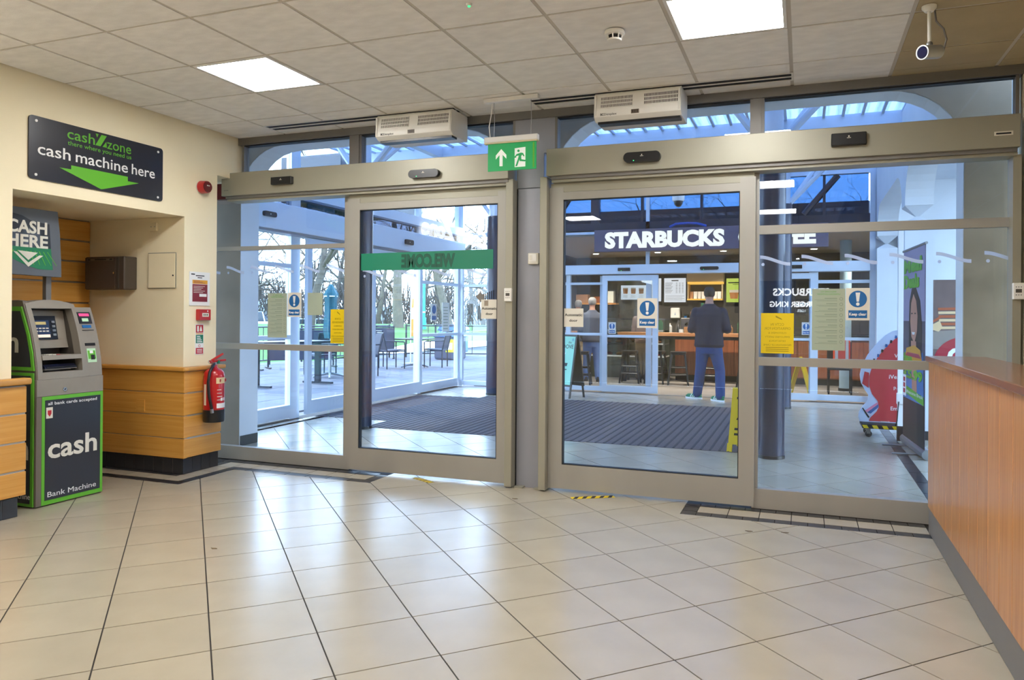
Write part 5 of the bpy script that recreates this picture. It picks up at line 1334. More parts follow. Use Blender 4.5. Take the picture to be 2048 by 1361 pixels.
for k in range(6):
    x = -2.62 - k * .1 + (0 if k < 3 else .22); y = 15.7
    x = [-2.4, -2.3, -2.2, -1.95, -.9, -.78][k]
    single('cup_stack', MB().lathe([(.03, .942), (.045, .95), (.045, 1.05 + .05 * (k % 3)), (.04, 1.06 + .05 * (k % 3))], (x, y, 0), 12), ('porcelain', 'kraft', 'machine')[k % 3], '%s stack of cups on the timber counter, %s' % (('white', 'brown', 'steel')[k % 3], ['first from the left', 'second from the left', 'third from the left', 'left of the man', 'right of the man', 'last on the right'][k]), 'cups', 'cup stacks on the counter', smooth=.7)
# boards, shelf and posters on the back wall
def hung(nm, x0, x1, z0, z1, face, label, cat='menu board', frame='black_plastic', y=17.32):
    t = thing(nm, label, cat, ((x0 + x1) / 2, y, z0), None)
    B(x0, x1, y, y + .06, z0, z1).build('frame', frame, t); B(x0 + .02, x1 - .02, y - .004, y, z0 + .02, z1 - .02).build('face', face, t)
    return t
emis('board_white', (.95, .95, .97), .85); emis('board_lime', (.62, .74, .13), .9); mat('menu_ink', '77757a', .7); mat('latte', 'b5763c', .5); mat('foam', 'efe6d2', .5)
t = hung('menu_board', -3.07, -2.53, 1.64, 2.24, 'board_white', 'white printed menu board left of the coffee shelf')
B(-2.88, -2.72, 17.313, 17.316, 2.15, 2.175).build('heading', 'menu_ink', t)
for k in range(9): B(-3.03, -2.85 - .02 * (k % 3), 17.313, 17.316, 2.1 - k * .028, 2.108 - k * .028).build('text_line', 'menu_ink', t)
for k in range(9):
    for q in range(3): B(-2.78 + q * .07, -2.74 + q * .07, 17.313, 17.316, 2.1 - k * .028, 2.108 - k * .028).build('price', 'menu_ink', t)
for k in range(4): B(-3.02, -2.58 - .05 * (k % 2), 17.313, 17.316, 1.8 - k * .03, 1.806 - k * .03).build('text_line', 'menu_ink', t)
t = hung('menu_board', -3.2, -3.1, 1.66, 2.24, 'board_white', 'narrow white menu strip beside the white menu board')
t = hung('menu_board', -1.66, -1.1, 1.64, 2.22, 'board_lime', 'lime green drinks board right of the coffee shelf')
for a in (-1.46, -1.2): plateY([(a - .09, 1.74), (a + .07, 1.74), (a + .09, 1.88), (a - .11, 1.88)], 17.312, .003).build('glass_print', 'latte', t); plateY([(a - .11, 1.88), (a + .09, 1.88), (a + .09, 1.94), (a - .11, 1.94)], 17.312, .003).build('foam_print', 'foam', t)
B(-1.6, -1.25, 17.313, 17.316, 2.09, 2.115).build('heading', 'ink', t); B(-1.5, -1.35, 17.313, 17.316, 2.06, 2.07).build('heading', 'ink', t)
t = hung('drinks_poster', -4.1, -3.45, 1.7, 2.08, 'board_white', 'white poster with three latte glasses')
for k in range(3):
    a = -3.97 + k * .19; plateY([(a - .05, 1.86), (a + .05, 1.86), (a + .06, 1.97), (a - .06, 1.97)], 17.312, .003).build('glass_print', 'latte', t); plateY([(a - .06, 1.97), (a + .06, 1.97), (a + .06, 2.0), (a - .06, 2.0)], 17.312, .003).build('foam_print', 'foam', t)
    for q in range(3): B(a - .06, a + .05, 17.313, 17.316, 1.82 - q * .025, 1.826 - q * .025).build('text_line', 'menu_ink', t)
t = hung('menu_board', -3.42, -3.24, 1.66, 2.1, 'board_white', 'white menu panel partly behind the open door frame')
sh_ = thing('wall_shelf', 'orange lit wall shelf with a beige bulkhead above', 'shelf', (-2.08, 17.25, 1.7))
mat('bulkhead', 'c9b48a', .7); emis('shelf_glow', (1.0, .55, .1), 1.1)
B(-2.5, -1.68, 17.1, 17.4, 2.12, 2.5).build('bulkhead', 'bulkhead', sh_); B(-2.48, -1.7, 17.08, 17.4, 2.07, 2.12).build('top_edge', 'shelf_glow', sh_)
B(-2.48, -1.7, 17.06, 17.4, 1.7, 1.735).build('shelf_board', 'shelf_wood', sh_); B(-2.48, -1.7, 17.055, 17.06, 1.7, 1.735).build('shelf_edge', 'shelf_glow', sh_)
for x in (-2.48, -1.72): B(x, x + .02, 17.1, 17.4, 1.735, 2.07).build('side', 'bulkhead', sh_)
for k in range(8):
    x = -2.4 + k * .088
    single('coffee_bag', MB().poly([(x - .035, 17.16, 1.736), (x + .035, 17.16, 1.736), (x + .04, 17.18, 1.9), (x - .04, 17.18, 1.9)], (0, 1, 0), .05), 'kraft' if k == 0 else 'porcelain', ('brown coffee bag at the left end of the lit shelf', 'white coffee bag next to the brown one on the lit shelf', 'third coffee bag from the left on the lit shelf', 'fourth coffee bag from the left on the lit shelf', 'fifth coffee bag from the left on the lit shelf', 'third coffee bag from the right on the lit shelf', 'second coffee bag from the right on the lit shelf', 'white coffee bag at the right end of the lit shelf')[k], 'bag', 'coffee bags on the lit shelf')
t = thing('wall_shelf', 'wooden display shelf in the left corner of the coffee shop', 'shelf', (-4.9, 17.2, 1.6))
B(-5.15, -4.15, 17.1, 17.4, 1.6, 1.64).build('board', 'shelf_wood', t)
for x in (-5.1, -4.3): B(x, x + .03, 17.15, 17.4, 1.45, 1.6).build('bracket', 'black_plastic', t)
for k, (x, w, h, m, l) in enumerate(((-5.0, .3, .2, 'kraft', 'long brown carton on the corner shelf'), (-4.62, .18, .15, 'front_wood', 'small dark carton on the corner shelf'), (-4.3, .16, .28, 'foam', 'cream coffee tin with a green band on the corner shelf'))):
    o = single('carton', B(x - w / 2, x + w / 2, 17.15, 17.35, 1.64, 1.64 + h), m, l, 'box', 'cartons on the corner shelf', bev=.006)
t = thing('soap_dispenser', 'white towel dispenser on the dark wall', 'dispenser', (-2.8, 17.36, 1.25))
B(-2.9, -2.68, 17.3, 17.4, 1.28, 1.53).build('case', 'porcelain', t, bev=.02); plateY([(-2.8, 1.36), (-2.78, 1.36), (-2.79, 1.44)], 17.298, .002).build('logo', 'blue_sign', t)
t = thing('soap_dispenser', 'black soap dispenser right of the white one', 'dispenser', (-2.55, 17.36, 1.2))
B(-2.6, -2.5, 17.3, 17.4, 1.2, 1.4).build('case', 'black_plastic', t, bev=.015); B(-2.58, -2.52, 17.298, 17.3, 1.22, 1.34).build('window', 'blue_sign', t)
t = thing('round_column', 'pale blue round column inside the coffee shop', 'column', (.72, 14.6, 0))
mat('col_blue', '9db6c4', .5); MB().cyl((.72, 14.6, 0), (.72, 14.6, 2.735), .1, n=24).build('shaft', 'col_blue', t, smooth=.7); MB().cyl((.72, 14.6, 0), (.72, 14.6, .05), .115, n=24).build('base_ring', 'black_plastic', t, smooth=.7)
# stools
def stool(x, y, rz, label):
    t = thing('bar_stool', label, 'stool', (0, 0, 0), 'black metal bar stools')
    B(-.15, .15, -.15, .15, .615, .645).build('seat', 'stool_black', t, bev=.012, seg=2); B(-.14, .14, -.14, .14, .585, .616).build('seat_rim', 'stool_black', t)
    for sx in (-1, 1):
        for sy in (-1, 1): MB().cyl((sx * .125, sy * .125, .6), (sx * .19, sy * .19, .0), .021, .018, n=8).build('leg', 'stool_black', t)
    for z, q in ((.2, .169), (.34, .153)):
        for s in (-1, 1):
            MB().cyl((-q, s * q, z), (q, s * q, z), .013, n=6).build('crossbar', 'stool_black', t); MB().cyl((s * q, -q, z + .02), (s * q, q, z + .02), .013, n=6).build('crossbar', 'stool_black', t)
    t.location = (x, y, 0); t.rotation_euler = (0, 0, rz)
    return t
st = stool(-2.27, 14.5, .15, 'black bar stool in front of the timber counter, nearest the entrance gap')
dup(st, (-2.72, 14.62, 0), -.1, 'black bar stool left of the one nearest the entrance gap')
dup(st, (-3.22, 14.5, 0), .1, 'black bar stool behind the open glass door')
dup(st, (-4.0, 13.7, 0), .2, 'black bar stool beside the grey haired man')
dup(st, (-1.62, 14.55, 0), .05, 'black bar stool half hidden behind the walking man')
dup(st, (-.93, 14.35, 0), -.2, 'black bar stool at the right end of the bar table')
t = thing('cafe_chair', 'black chair with an orange high visibility jacket over its back', 'chair', (.55, 14.0, 0))
mat('hi_vis', 'e0401c', .6, emit=.1)
B(.4, .8, 13.8, 14.2, .42, .46).build('seat', 'stool_black', t, bev=.01); B(.4, .8, 14.17, 14.2, .5, .9).build('backrest', 'stool_black', t, bev=.01)
for x in (.42, .78):
    for y in (13.82, 14.18): B(x - .015, x + .015, y - .015, y + .015, 0, .42 if y < 14 else .9).build('leg', 'stool_black', t)
B(.5, .78, 14.12, 14.235, .5, .93).build('jacket', 'hi_vis', t, bev=.02)
for x in (.53, .7): B(x, x + .05, 14.118, 14.237, .5, .932).build('reflective_band', 'white', t)
t = thing('side_table', 'small high table with a wooden top at the left of the coffee shop', 'table', (-4.5, 13.6, 0))
B(-4.95, -4.05, 13.15, 13.6, .99, 1.04).build('top', 'bar_wood', t, bev=.004); MB().cyl((-4.5, 13.38, 0), (-4.5, 13.38, .99), .035, n=12).build('stem', 'stool_black', t); MB().cyl((-4.5, 13.38, 0), (-4.5, 13.38, .02), .24, n=20).build('foot', 'stool_black', t)
# ------------------------------------------------------------------ people
for nm, c, ro in (('skin_tone', 'b98770', .55), ('hair_black', '1e1a1a', .6), ('hair_grey', '9c9794', .7), ('jacket_navy', '161a2e', .75), ('jeans_blue', '22406f', .85), ('jeans_pale', '5a76a8', .85), ('jacket_slate', '474c5c', .8), ('coat_mauve', '7a6468', .8), ('trouser_beige', 'a38e74', .85), ('shoe_green', '137a52', .6), ('shoe_dark', '1f1d1d', .6)):
    mat(nm, c, ro, noise=.12, nscale=14, bump=.25, bscale=22)
def remesh(o, v=.013, sm=3):
    m = o.modifiers.new('skin', 'REMESH'); m.mode = 'VOXEL'; m.voxel_size = v; m.use_smooth_shade = True
    if sm: s = o.modifiers.new('soft', 'SMOOTH'); s.factor = .5; s.iterations = sm
def limb(mb, pts, rs, n=12): mb.tube(pts, rs, n); [mb.sphere(p, r * .98, n=12, m=7) for p, r in zip(pts, rs)]
def person(label, loc, rz, h, arms, legs, cl, hair, shoedir, girth=1., long_hair=False):
    """figure facing +Y at the origin; arms/legs = joint lists (left, right); clothes follow the same joints"""
    t = thing('person', label, 'person', (0, 0, 0))
    k = h / 1.8; g = girth
    S = lambda p: (p[0] * k, p[1] * k, p[2] * k)
    b = MB()
    T = [(0, 0, .86, .15, .11), (0, 0, .95, .165, .12), (0, 0, 1.08, .14, .1), (0, .0, 1.22, .155, .11), (0, 0, 1.36, .185, .115), (0, 0, 1.45, .17, .09), (0, .005, 1.5, .075, .065), (0, .015, 1.56, .056, .058), (0, .02, 1.6, .055, .058)]
    b.rings([(x * k, y * k, z * k, rx * k * g, ry * k * g) for x, y, z, rx, ry in T], 18)
    b.rings([(0, .03 * k, z * k, rx * k, ry * k) for z, rx, ry in ((1.57, .03, .035), (1.6, .055, .07), (1.65, .068, .086), (1.7, .075, .094), (1.745, .074, .093), (1.78, .055, .07), (1.797, .02, .03))], 16)
    b.sphere((0, .125 * k, 1.68 * k), .014 * k, .02 * k, .024 * k, 8, 6)                                  # nose
    for s in (-1, 1): b.sphere((s * .077 * k, .02 * k, 1.685 * k), .012 * k, .02 * k, .03 * k, 8, 6)         # ears
    b.sphere((0, .115 * k, 1.635 * k), .026 * k, .012 * k, .008 * k, 8, 5)                                   # lips
    for a in arms:
        limb(b, [S(p) for p in a], [.05 * k, .04 * k, .027 * k])
        w = Vector(S(a[2])); d = (w - Vector(S(a[1]))).normalized(); sd = d.orthogonal().normalized()
        if abs(sd.z) > .9: sd = d.cross(sd)
        b.tube([w, w + d * .045 * k, w + d * .09 * k], [.026 * k, .036 * k, .034 * k], 10)
        cr = d.cross(sd)
        for q in range(4):
            o = w + d * .08 * k + sd * (q - 1.5) * .02 * k; L = (.06, .072, .068, .052)[q] * k
            b.tube([o, o + d * L * .5 + cr * .006 * k, o + d * L * .9 + cr * .025 * k], [.0095 * k, .009 * k, .0075 * k], 7)
        o = w + d * .03 * k + sd * .03 * k; b.tube([o, o + d * .035 * k + sd * .025 * k, o + d * .065 * k + sd * .03 * k], [.012 * k, .011 * k, .009 * k], 7)
    for l in legs: limb(b, [S(p) for p in l], [.08 * k, .055 * k, .04 * k])
    o = b.build('body', 'skin_tone', t, smooth=1.2); remesh(o, .011, 2)
    for s in (-1, 1):
        MB().sphere((s * .03 * k, .116 * k, 1.705 * k), .012 * k, .008 * k, .009 * k, 8, 6).build('eye', 'porcelain', t)
        MB().sphere((s * .03 * k, .1225 * k, 1.705 * k), .006 * k, .004 * k, .006 * k, 8, 6).build('iris', 'ink', t)
    # hair
    hb = MB().rings([(0, (.012 + .0) * k, z * k, rx * k, ry * k) for z, rx, ry in ((1.63 if not long_hair else 1.48, .05, .05), (1.66, .078, .082), (1.7, .086, .098), (1.745, .087, .104), (1.785, .072, .085), (1.81, .035, .045))], 18)
    hb.v = [(x, min(y, (.06 + max(0, z / k - 1.72) * .9) * k), z) for x, y, z in hb.v]
    o = hb.build('hair', hair, t, smooth=1.2); remesh(o, .012, 3)
    # top
    j = MB()
    J = [(0, 0, .86, .205, .15), (0, 0, .93, .2, .15), (0, 0, 1.08, .19, .14), (0, 0, 1.22, .2, .145), (0, 0, 1.36, .215, .145), (0, 0, 1.44, .195, .115), (0, .005, 1.5, .1, .085), (0, .012, 1.535, .078, .078)]
    j.rings([(x * k, y * k, z * k, rx * k * g, ry * k * g) for x, y, z, rx, ry in J], 22)
    for a in arms:
        e = Vector(S(a[1])).lerp(Vector(S(a[2])), .92); limb(j, [Vector(S(a[0])), Vector(S(a[1])), e], [.085 * k, .073 * k, .048 * k])
    o = j.build('jacket', cl[0], t, smooth=1.2); remesh(o, .014, 3)
    mbh = MB()
    mbh.rings([(0, -.0 * k, .845 * k, .196 * k * g, .142 * k * g), (0, 0, .885 * k, .21 * k * g, .156 * k * g)], 22); mbh.build('hem', cl[0], t, smooth=1)
    # trousers
    p = MB(); p.rings([(0, 0, .74 * k, .15 * k * g, .12 * k * g), (0, 0, .82 * k, .178 * k * g, .135 * k * g), (0, 0, .92 * k, .175 * k * g, .13 * k * g)], 20)
    for l in legs:
        a, c_, e = [Vector(S(q)) for q in l]; limb(p, [a, a.lerp(c_, .5), c_, c_.lerp(e, .5), e], [.105 * k * g, .097 * k, .082 * k, .078 * k, .074 * k])
    o = p.build('trousers', cl[1], t, smooth=1.2); remesh(o, .014, 2)
    # shoes
    for l, sd in zip(legs, shoedir):
        a = Vector((l[2][0] * k, l[2][1] * k, 0)); d = Vector((sd[0], sd[1], 0)).normalized(); r = Vector((-d.y, d.x, 0)); ang = math.atan2(d.y, d.x)
        q = MB(); 
        q.rings([(a.x + d.x * .06, a.y + d.y * .06, z, rx, ry, ang) for z, rx, ry in ((.022, .142, .048), (.05, .138, .05), (.075, .1, .045))], 16)
        q.rings([(a.x + d.x * .0, a.y + d.y * .0, z, rx, ry, ang) for z, rx, ry in ((.06, .085, .045), (.11, .062, .045))], 14)
        so = q.build('shoe', cl[2], t, smooth=1)
        MB().rings([(a.x + d.x * .06, a.y + d.y * .06, z, .148, .052, ang) for z in (.0, .024)], 18).build('sole', 'white' if cl[2] == 'shoe_green' else 'shoe_dark', so)
        if cl[2] == 'shoe_green':
            for s in (-1, 1):
                for u in (.03, .06, .09):
                    c0 = a + d * u + r * s * .0505; MB().poly([c0 + Vector((0, 0, .03)), c0 + d * .012 + Vector((0, 0, .03)), c0 - d * .008 - r * s * .012 + Vector((0, 0, .08)), c0 - d * .02 - r * s * .012 + Vector((0, 0, .08))], r * s, .004).build('stripe', 'white', so)
    t.location = loc; t.rotation_euler = (0, 0, rz)
    return t
person('person in a navy jacket and blue jeans walking into the coffee shop', (-1.4, 12.02, 0), 0, 1.8,
       [[(-.2, 0, 1.4), (-.27, -.03, 1.13), (-.12, .22, 1.08)], [(.2, 0, 1.4), (.28, -.02, 1.13), (.16, .24, 1.1)]],
       [[(-.09, 0, .84), (-.14, .04, .46), (-.2, .16, .08)], [(.09, 0, .84), (.17, .03, .47), (.19, -.1, .08)]],
       ('jacket_navy', 'jeans_blue', 'shoe_green'), 'hair_black', [(-.95, .3), (-.75, .65)], 1.13)
o = thing('paper_cup', 'blue and white paper cup beside the walking person', 'cup', (-1.02, 14.95, 1.0))
MB().lathe([(.028, 1.002), (.04, 1.13)], (-1.02, 14.95, 0), 14).build('cup', 'promo_edge', o, smooth=.7); MB().lathe([(.043, 1.13), (.04, 1.15)], (-1.02, 14.95, 0), 14).build('lid', 'blue_sign', o, smooth=.7)
person('grey haired person in a slate jacket and pale jeans inside the coffee shop', (-4.02, 14.55, 0), .25, 1.7,
       [[(-.2, 0, 1.4), (-.25, .0, 1.12), (-.2, .16, .92)], [(.2, 0, 1.4), (.25, 0, 1.12), (.24, .1, .86)]],
       [[(-.09, 0, .84), (-.11, .03, .46), (-.13, .05, .08)], [(.09, 0, .84), (.11, .0, .47), (.14, -.06, .08)]],
       ('jacket_slate', 'jeans_pale', 'shoe_dark'), 'hair_grey', [(-.2, 1), (.2, 1)], 1.08)
person('person in a mauve coat and beige trousers standing behind the bar table', (-3.18, 15.5, 0), -.3, 1.62,
       [[(-.18, 0, 1.4), (-.23, .0, 1.12), (-.12, .2, 1.05)], [(.18, 0, 1.4), (.23, 0, 1.12), (.12, .2, 1.05)]],
       [[(-.08, 0, .84), (-.09, .02, .46), (-.1, .0, .08)], [(.08, 0, .84), (.09, .0, .47), (.1, 0, .08)]],
       ('coat_mauve', 'trouser_beige', 'shoe_dark'), 'hair_grey', [(-.2, 1), (.2, 1)], .95)
person('grey haired person mostly hidden behind the automatic door sign', (-4.55, 15.35, 0), .4, 1.66,
       [[(-.19, 0, 1.4), (-.24, .0, 1.12), (-.2, .14, .95)], [(.19, 0, 1.4), (.24, 0, 1.12), (.22, .14, .95)]],
       [[(-.09, 0, .84), (-.1, .02, .46), (-.1, .0, .08)], [(.09, 0, .84), (.1, .0, .47), (.1, 0, .08)]],
       ('jacket_slate', 'trouser_beige', 'shoe_dark'), 'hair_grey', [(-.2, 1), (.2, 1)])
# ------------------------------------------------------------------ outside, seen through the left glazing
mat('paver', '635f62', .8, noise=.15, nscale=6, rnd=.12); mat('soil', '6f6a68', .9); mat('grass', '456b20', .95, noise=.3, nscale=1.5, bump=.6, bscale=30)
mat('asphalt', '55555a', .9, noise=.2, nscale=4); mat('bark', '5d5347', .95, noise=.3, nscale=9); mat('bark_pale', '6d6454', .95, noise=.3, nscale=9); mat('twig', '4a4139', .95)
mat('rattan', '2a2f3e', .7, noise=.1, nscale=60); mat('chair_metal', '2c3038', .4, .5); mat('teal', '07505a', .6, noise=.2, nscale=8); mat('teal_paint', '2aa7b5', .4)
mat('van_white', 'eceef0', .3); mat('car_blue', '5f86b8', .25, .3, coat=.4); mat('car_white', 'e6e8ea', .25, coat=.4); mat('car_glass', '2a3644', .08); mat('tyre', '1b1b1d', .8); mat('bin_grey', '3e4150', .6); mat('flag_orange', 'd9932f', .6); mat('rail_black', '22252b', .5)
struct('floor', MB().box(-13.2, -6.16, -3, 12.64, -.2, -.03).box(-13.2, -5.3, 12.64, 26, -.2, -.03), 'soil', 'paved terrace outside the porch')
ter = bpy.data.objects['floor.002']
pm = B(-.296, .296, -.296, .296, -.028, 0).mesh('paving_slab', 'paver', bev=.004)
for i in range(14):
    for j in range(34):
        x = -5.6 - i * .6; y = 3.0 + j * .6 + (.3 if i % 2 else 0)
        u = -x / y
        if (.4 < u < .92 and y < 22.5) and not (x > -6.2 and y < 13):
            o = obj('paving_slab', pm, ter); o.location = (x, y, -.01 + random.uniform(-.002, .002))
gm = MB()
nx, ny = 26, 26
def gz(x, y):
    d = math.hypot(x, y); return -.05 + max(0, min(1, (d - 22) / 12)) * .9 - max(0, min(1, (d - 38) / 12)) * 1.3 + .03 * math.sin(x * .4) * math.sin(y * .3)
for j in range(ny + 1):
    for i in range(nx + 1):
        x, y = -75 + 62.0 * i / nx, -10 + 110.0 * j / ny; gm.v.append((x, y, gz(x, y)))
for j in range(ny):
    for i in range(nx): a = j * (nx + 1) + i; gm.f.append((a, a + 1, a + nx + 2, a + nx + 1))
gr = gm.build('lawn', 'grass', None, smooth=1); tag(gr, 'green lawn rising behind the terrace', 'grass', kind='stuff')
gm2 = MB().box(-13.2, 4, 25.9, 100, -.2, -.04)
struct('floor', gm2, 'asphalt', 'car park surface beyond the coffee shop')
struct('floor', B(3.1, 40, -5, 60, -.2, -.04), 'asphalt', 'car park surface outside the right windows')
# trees
def branch(mb, p, d, L, r, lev, tw, rng):
    n = 4; pts = [p]; rs = [r]
    for k in range(n):
        d = (d + Vector((rng.uniform(-.16, .16), rng.uniform(-.16, .16), rng.uniform(-.05, .12)))).normalized()
        pts.append(pts[-1] + d * L / n); rs.append(r * (1 - .55 * (k + 1) / n))
    (mb if lev < 2 else tw).tube(pts, rs, 7 if lev < 2 else 3)
    if lev >= 4: return
    for q in range((5, 5, 4, 3)[lev]):
        k = rng.randint(1 if lev else 2, n); a = rng.uniform(0, 2 * PI)
        o = d.orthogonal().normalized(); o = Matrix.Rotation(a, 3, d) @ o
        nd = (d * rng.uniform(.35, .8) + o * rng.uniform(.6, 1.0) + Vector((0, 0, .15))).normalized()
        branch(mb, pts[k], nd, L * rng.uniform(.5, .72), max(rs[k] * .6, .008), lev + 1, tw, rng)
def tree(label, seed, h, r, lean, bark):
    rng = random.Random(seed); t = thing('bare_tree', label, 'tree', (0, 0, 0), 'bare winter trees'); a, b = MB(), MB()
    branch(a, Vector((0, 0, -.1)), Vector((lean, 0, 1)).normalized(), h * .55, r, 0, b, rng)
    a.build('trunk', bark, t, smooth=1); o = b.build('twigs', 'twig', t); o['kind'] = 'stuff'
    return t
def place(t, az, d, z=None):
    x, y = az * d / math.hypot(az, 1), d / math.hypot(az, 1); t.location = (x, y, gz(x, y) if z is None else z); return t
t1 = tree('thick bare tree on the lawn left of the outside door stile', 3, 9, .25, .02, 'bark_pale'); place(t1, -.585, 33)
t2 = tree('bare forked tree leaning left on the lawn behind the bin', 8, 9, .22, -.25, 'bark_pale'); place(t2, -.498, 36)
t3 = tree('tall bare tree behind the teal parasol', 5, 10, .18, .05, 'bark'); place(t3, -.75, 30)
LB = ['at the left end of the wood', 'second in the wood from the left', 'third in the wood from the left', 'fourth in the wood from the left', 'fifth in the wood from the left', 'sixth in the wood from the left', 'seventh in the wood from the left', 'in the middle of the wood', 'just right of the middle of the wood', 'fifth in the wood from the right', 'fourth in the wood from the right', 'third in the wood from the right', 'second in the wood from the right', 'at the right end of the wood']
for k in range(14):
    az = -.92 + k * .042; d = 50 + (k * 7) % 16
    s = 1 + .3 * ((k * 5) % 7) / 7
    o = dup((t1, t2, t3)[k % 3], (az * d / math.hypot(az, 1), d / math.hypot(az, 1), -.35), k * 1.3, 'bare tree %s behind the white trailers' % LB[k], 'bare winter trees', (s, s, s))
for k, (x, y) in enumerate(((-6, 40), (-2, 44), (3, 42), (8, 36), (14, 40))):
    dup((t1, t2, t3)[(k + 1) % 3], (x, y, 0), k, 'bare tree beyond the car park, %s seen over the shop roof' % ('first', 'second', 'third', 'fourth', 'fifth')[k], 'bare winter trees')
ub = MB(); rng = random.Random(4)
for k in range(2600):
    az = rng.uniform(-.98, -.36); d = rng.uniform(48, 66); x, y = az * d / math.hypot(az, 1), d / math.hypot(az, 1)
    z = rng.uniform(-.4, 2.6); v = Vector((rng.uniform(-.5, .5), rng.uniform(-.5, .5), rng.uniform(.4, 1.2))) * 1.5
    ub.tube([(x, y, z), (x + v.x * .5, y + v.y * .5, z + v.z * .6), (x + v.x, y + v.y, z + v.z)], [.05, .035, .012], 3)
tag(ub.build('undergrowth', 'twig', None), 'tangled bare undergrowth along the edge of the wood', 'shrubs', kind='stuff')
# parked vehicles and trailers
def trailer(label, az0, az1, d, z0, z1):
    t = thing('trailer', label, 'trailer', (0, 0, 0), 'white trailers along the car park')
    a = Vector((az0 * d / math.hypot(az0, 1), d / math.hypot(az0, 1), 0)); b = Vector((az1 * d / math.hypot(az1, 1), d / math.hypot(az1, 1), 0))
    e = (b - a); n = Vector((-e.y, e.x, 0)).normalized() * 2.2
    if n.y < 0: n = -n
    MB().poly([a + Vector((0, 0, z0)), b + Vector((0, 0, z0)), b + n + Vector((0, 0, z0)), a + n + Vector((0, 0, z0))], (0, 0, 1), z1 - z0).build('box', 'van_white', t, bev=.05)
    for u in (.15, .3, .75, .88):
        c = a.lerp(b, u); MB().cyl(c + n * .02 + Vector((0, 0, .55 + z0 - .6)), c + n * .15 + Vector((0, 0, .55 + z0 - .6)), .42, n=16).build('wheel', 'tyre', t)
    MB().poly([a + Vector((0, 0, z0 - .2)), b + Vector((0, 0, z0 - .2)), b + n + Vector((0, 0, z0 - .2)), a + n + Vector((0, 0, z0 - .2))], (0, 0, 1), .18).build('chassis', 'chair_metal', t)
trailer('white trailer left of the thick tree', -.68, -.6, 60, .1, 1.95)
trailer('white trailer right of the forked tree', -.487, -.42, 60, .1, 1.85)
trailer('white trailer at the far left behind the terrace', -.86, -.74, 60, .1, 2.4)
def car(label, az, d, rz, paint, L=4.3, hh=1.45, pick=False):
    t = thing('car', label, 'car', (0, 0, 0), 'parked cars')
    MB().poly([(-L / 2, -.85, .3), (L / 2, -.85, .3), (L / 2, -.85, .75), (L * .28, -.85, .9), (-L * .46, -.85, .92), (-L / 2, -.85, .8)], (0, 1, 0), 1.7).build('body', paint, t, bev=.06, seg=2)
    cab = [(-L * .42, -.75, .9), (L * .22, -.75, .9), (L * .1, -.75, hh), (-L * .3, -.75, hh)]
    MB().poly(cab, (0, 1, 0), 1.5).build('cabin', 'car_glass', t, bev=.04)
    B(-L * .28, L * .09, -.72, .72, hh, hh + .03).build('roof', paint, t, bev=.01)
    for s in (-.36, -.02, .15): MB().poly([(s * L - .03, -.765, .9), (s * L + .03, -.765, .9), (s * L * .8 + .03, -.76, hh), (s * L * .8 - .03, -.76, hh)], (0, 1, 0), .02).build('pillar', paint, t)
    for x in (-L * .3, L * .3):
        for y in (-.86, .7): MB().cyl((x, y, .32), (x, y + .16, .32), .32, n=18).build('wheel', 'tyre', t)
    for y in (-.6, .45): B(L / 2 - .03, L / 2 + .02, y, y + .2, .6, .72).build('headlamp', 'white', t)
    x, y = az * d / math.hypot(az, 1), d / math.hypot(az, 1); t.location = (x, y, gz(x, y)); t.rotation_euler = (0, 0, rz)
    return t
car('white car parked left of the thick tree', -.655, 52, .55, 'car_white')
car('white car parked behind the teal parasol', -.735, 50, .6, 'car_white')
car('white car parked at the far left of the terrace', -.86, 46, .6, 'car_white')
# terrace railing
for k, (a, b, lab) in enumerate((((-13.0, 17.0), (-11.9, 19.8), 'black terrace railing left of the bin'), ((-11.6, 20.3), (-9.0, 21.2), 'black terrace railing behind the bin'), ((-13.0, 12.0), (-13.0, 16.6), 'black terrace railing behind the parasol'))):
    t = thing('railing', lab, 'railing', (a[0], a[1], 0), 'terrace railings'); a, b = Vector((*a, 0)), Vector((*b, 0)); n_ = max(2, int((b - a).length / .9))
    for u in range(n_ + 1): p = a.lerp(b, u / n_); MB().cyl(p, p + Vector((0, 0, 1.02)), .028, n=8).build('post', 'rail_black', t)
    for z in (.12, .98): MB().cyl(a + Vector((0, 0, z)), b + Vector((0, 0, z)), .02, n=6).build('rail', 'rail_black', t)
    for u in range(n_ * 2): p = a.lerp(b, (u + .5) / (n_ * 2)); MB().cyl(p + Vector((0, 0, .12)), p + Vector((0, 0, .98)), .011, n=5).build('bar', 'rail_black', t)
# terrace furniture
def arm_chair():
    t = thing('terrace_chair', 'x', 'chair', (0, 0, 0), 'terrace armchairs')
    MB().poly([(-.25, -.23, .42), (.25, -.23, .42), (.25, .25, .44), (-.25, .25, .44)], (0, 0, 1), .03).build('seat', 'rattan', t, bev=.006)
    MB().poly([(-.24, -.23, .46), (.24, -.23, .46), (.24, -.33, .9), (-.24, -.33, .9)], (0, 1, 0), .025).build('backrest', 'rattan', t, bev=.006)
    for s in (-1, 1):
        MB().tube([(s * .25, .24, 0), (s * .26, .24, .64), (s * .26, .2, .66), (s * .26, -.26, .68)], .016, 6).build('arm_frame', 'chair_metal', t)
        MB().tube([(s * .25, -.22, 0), (s * .25, -.22, .44), (s * .25, -.34, .92)], .016, 6).build('leg', 'chair_metal', t)
        MB().cyl((s * .25, -.22, .42), (s * .25, .24, .42), .013, n=6).build('side_rail', 'chair_metal', t)
    MB().cyl((-.25, -.34, .92), (.25, -.34, .92), .016, n=6).build('top_rail', 'chair_metal', t)
    return t
ch = arm_chair()
def puts(x, y, rz, lab, first=[True]):
    if first[0]: first[0] = False; ch.location = (x, y, 0); ch.rotation_euler = (0, 0, rz); ch['label'] = lab
    else: dup(ch, (x, y, 0), rz, lab)
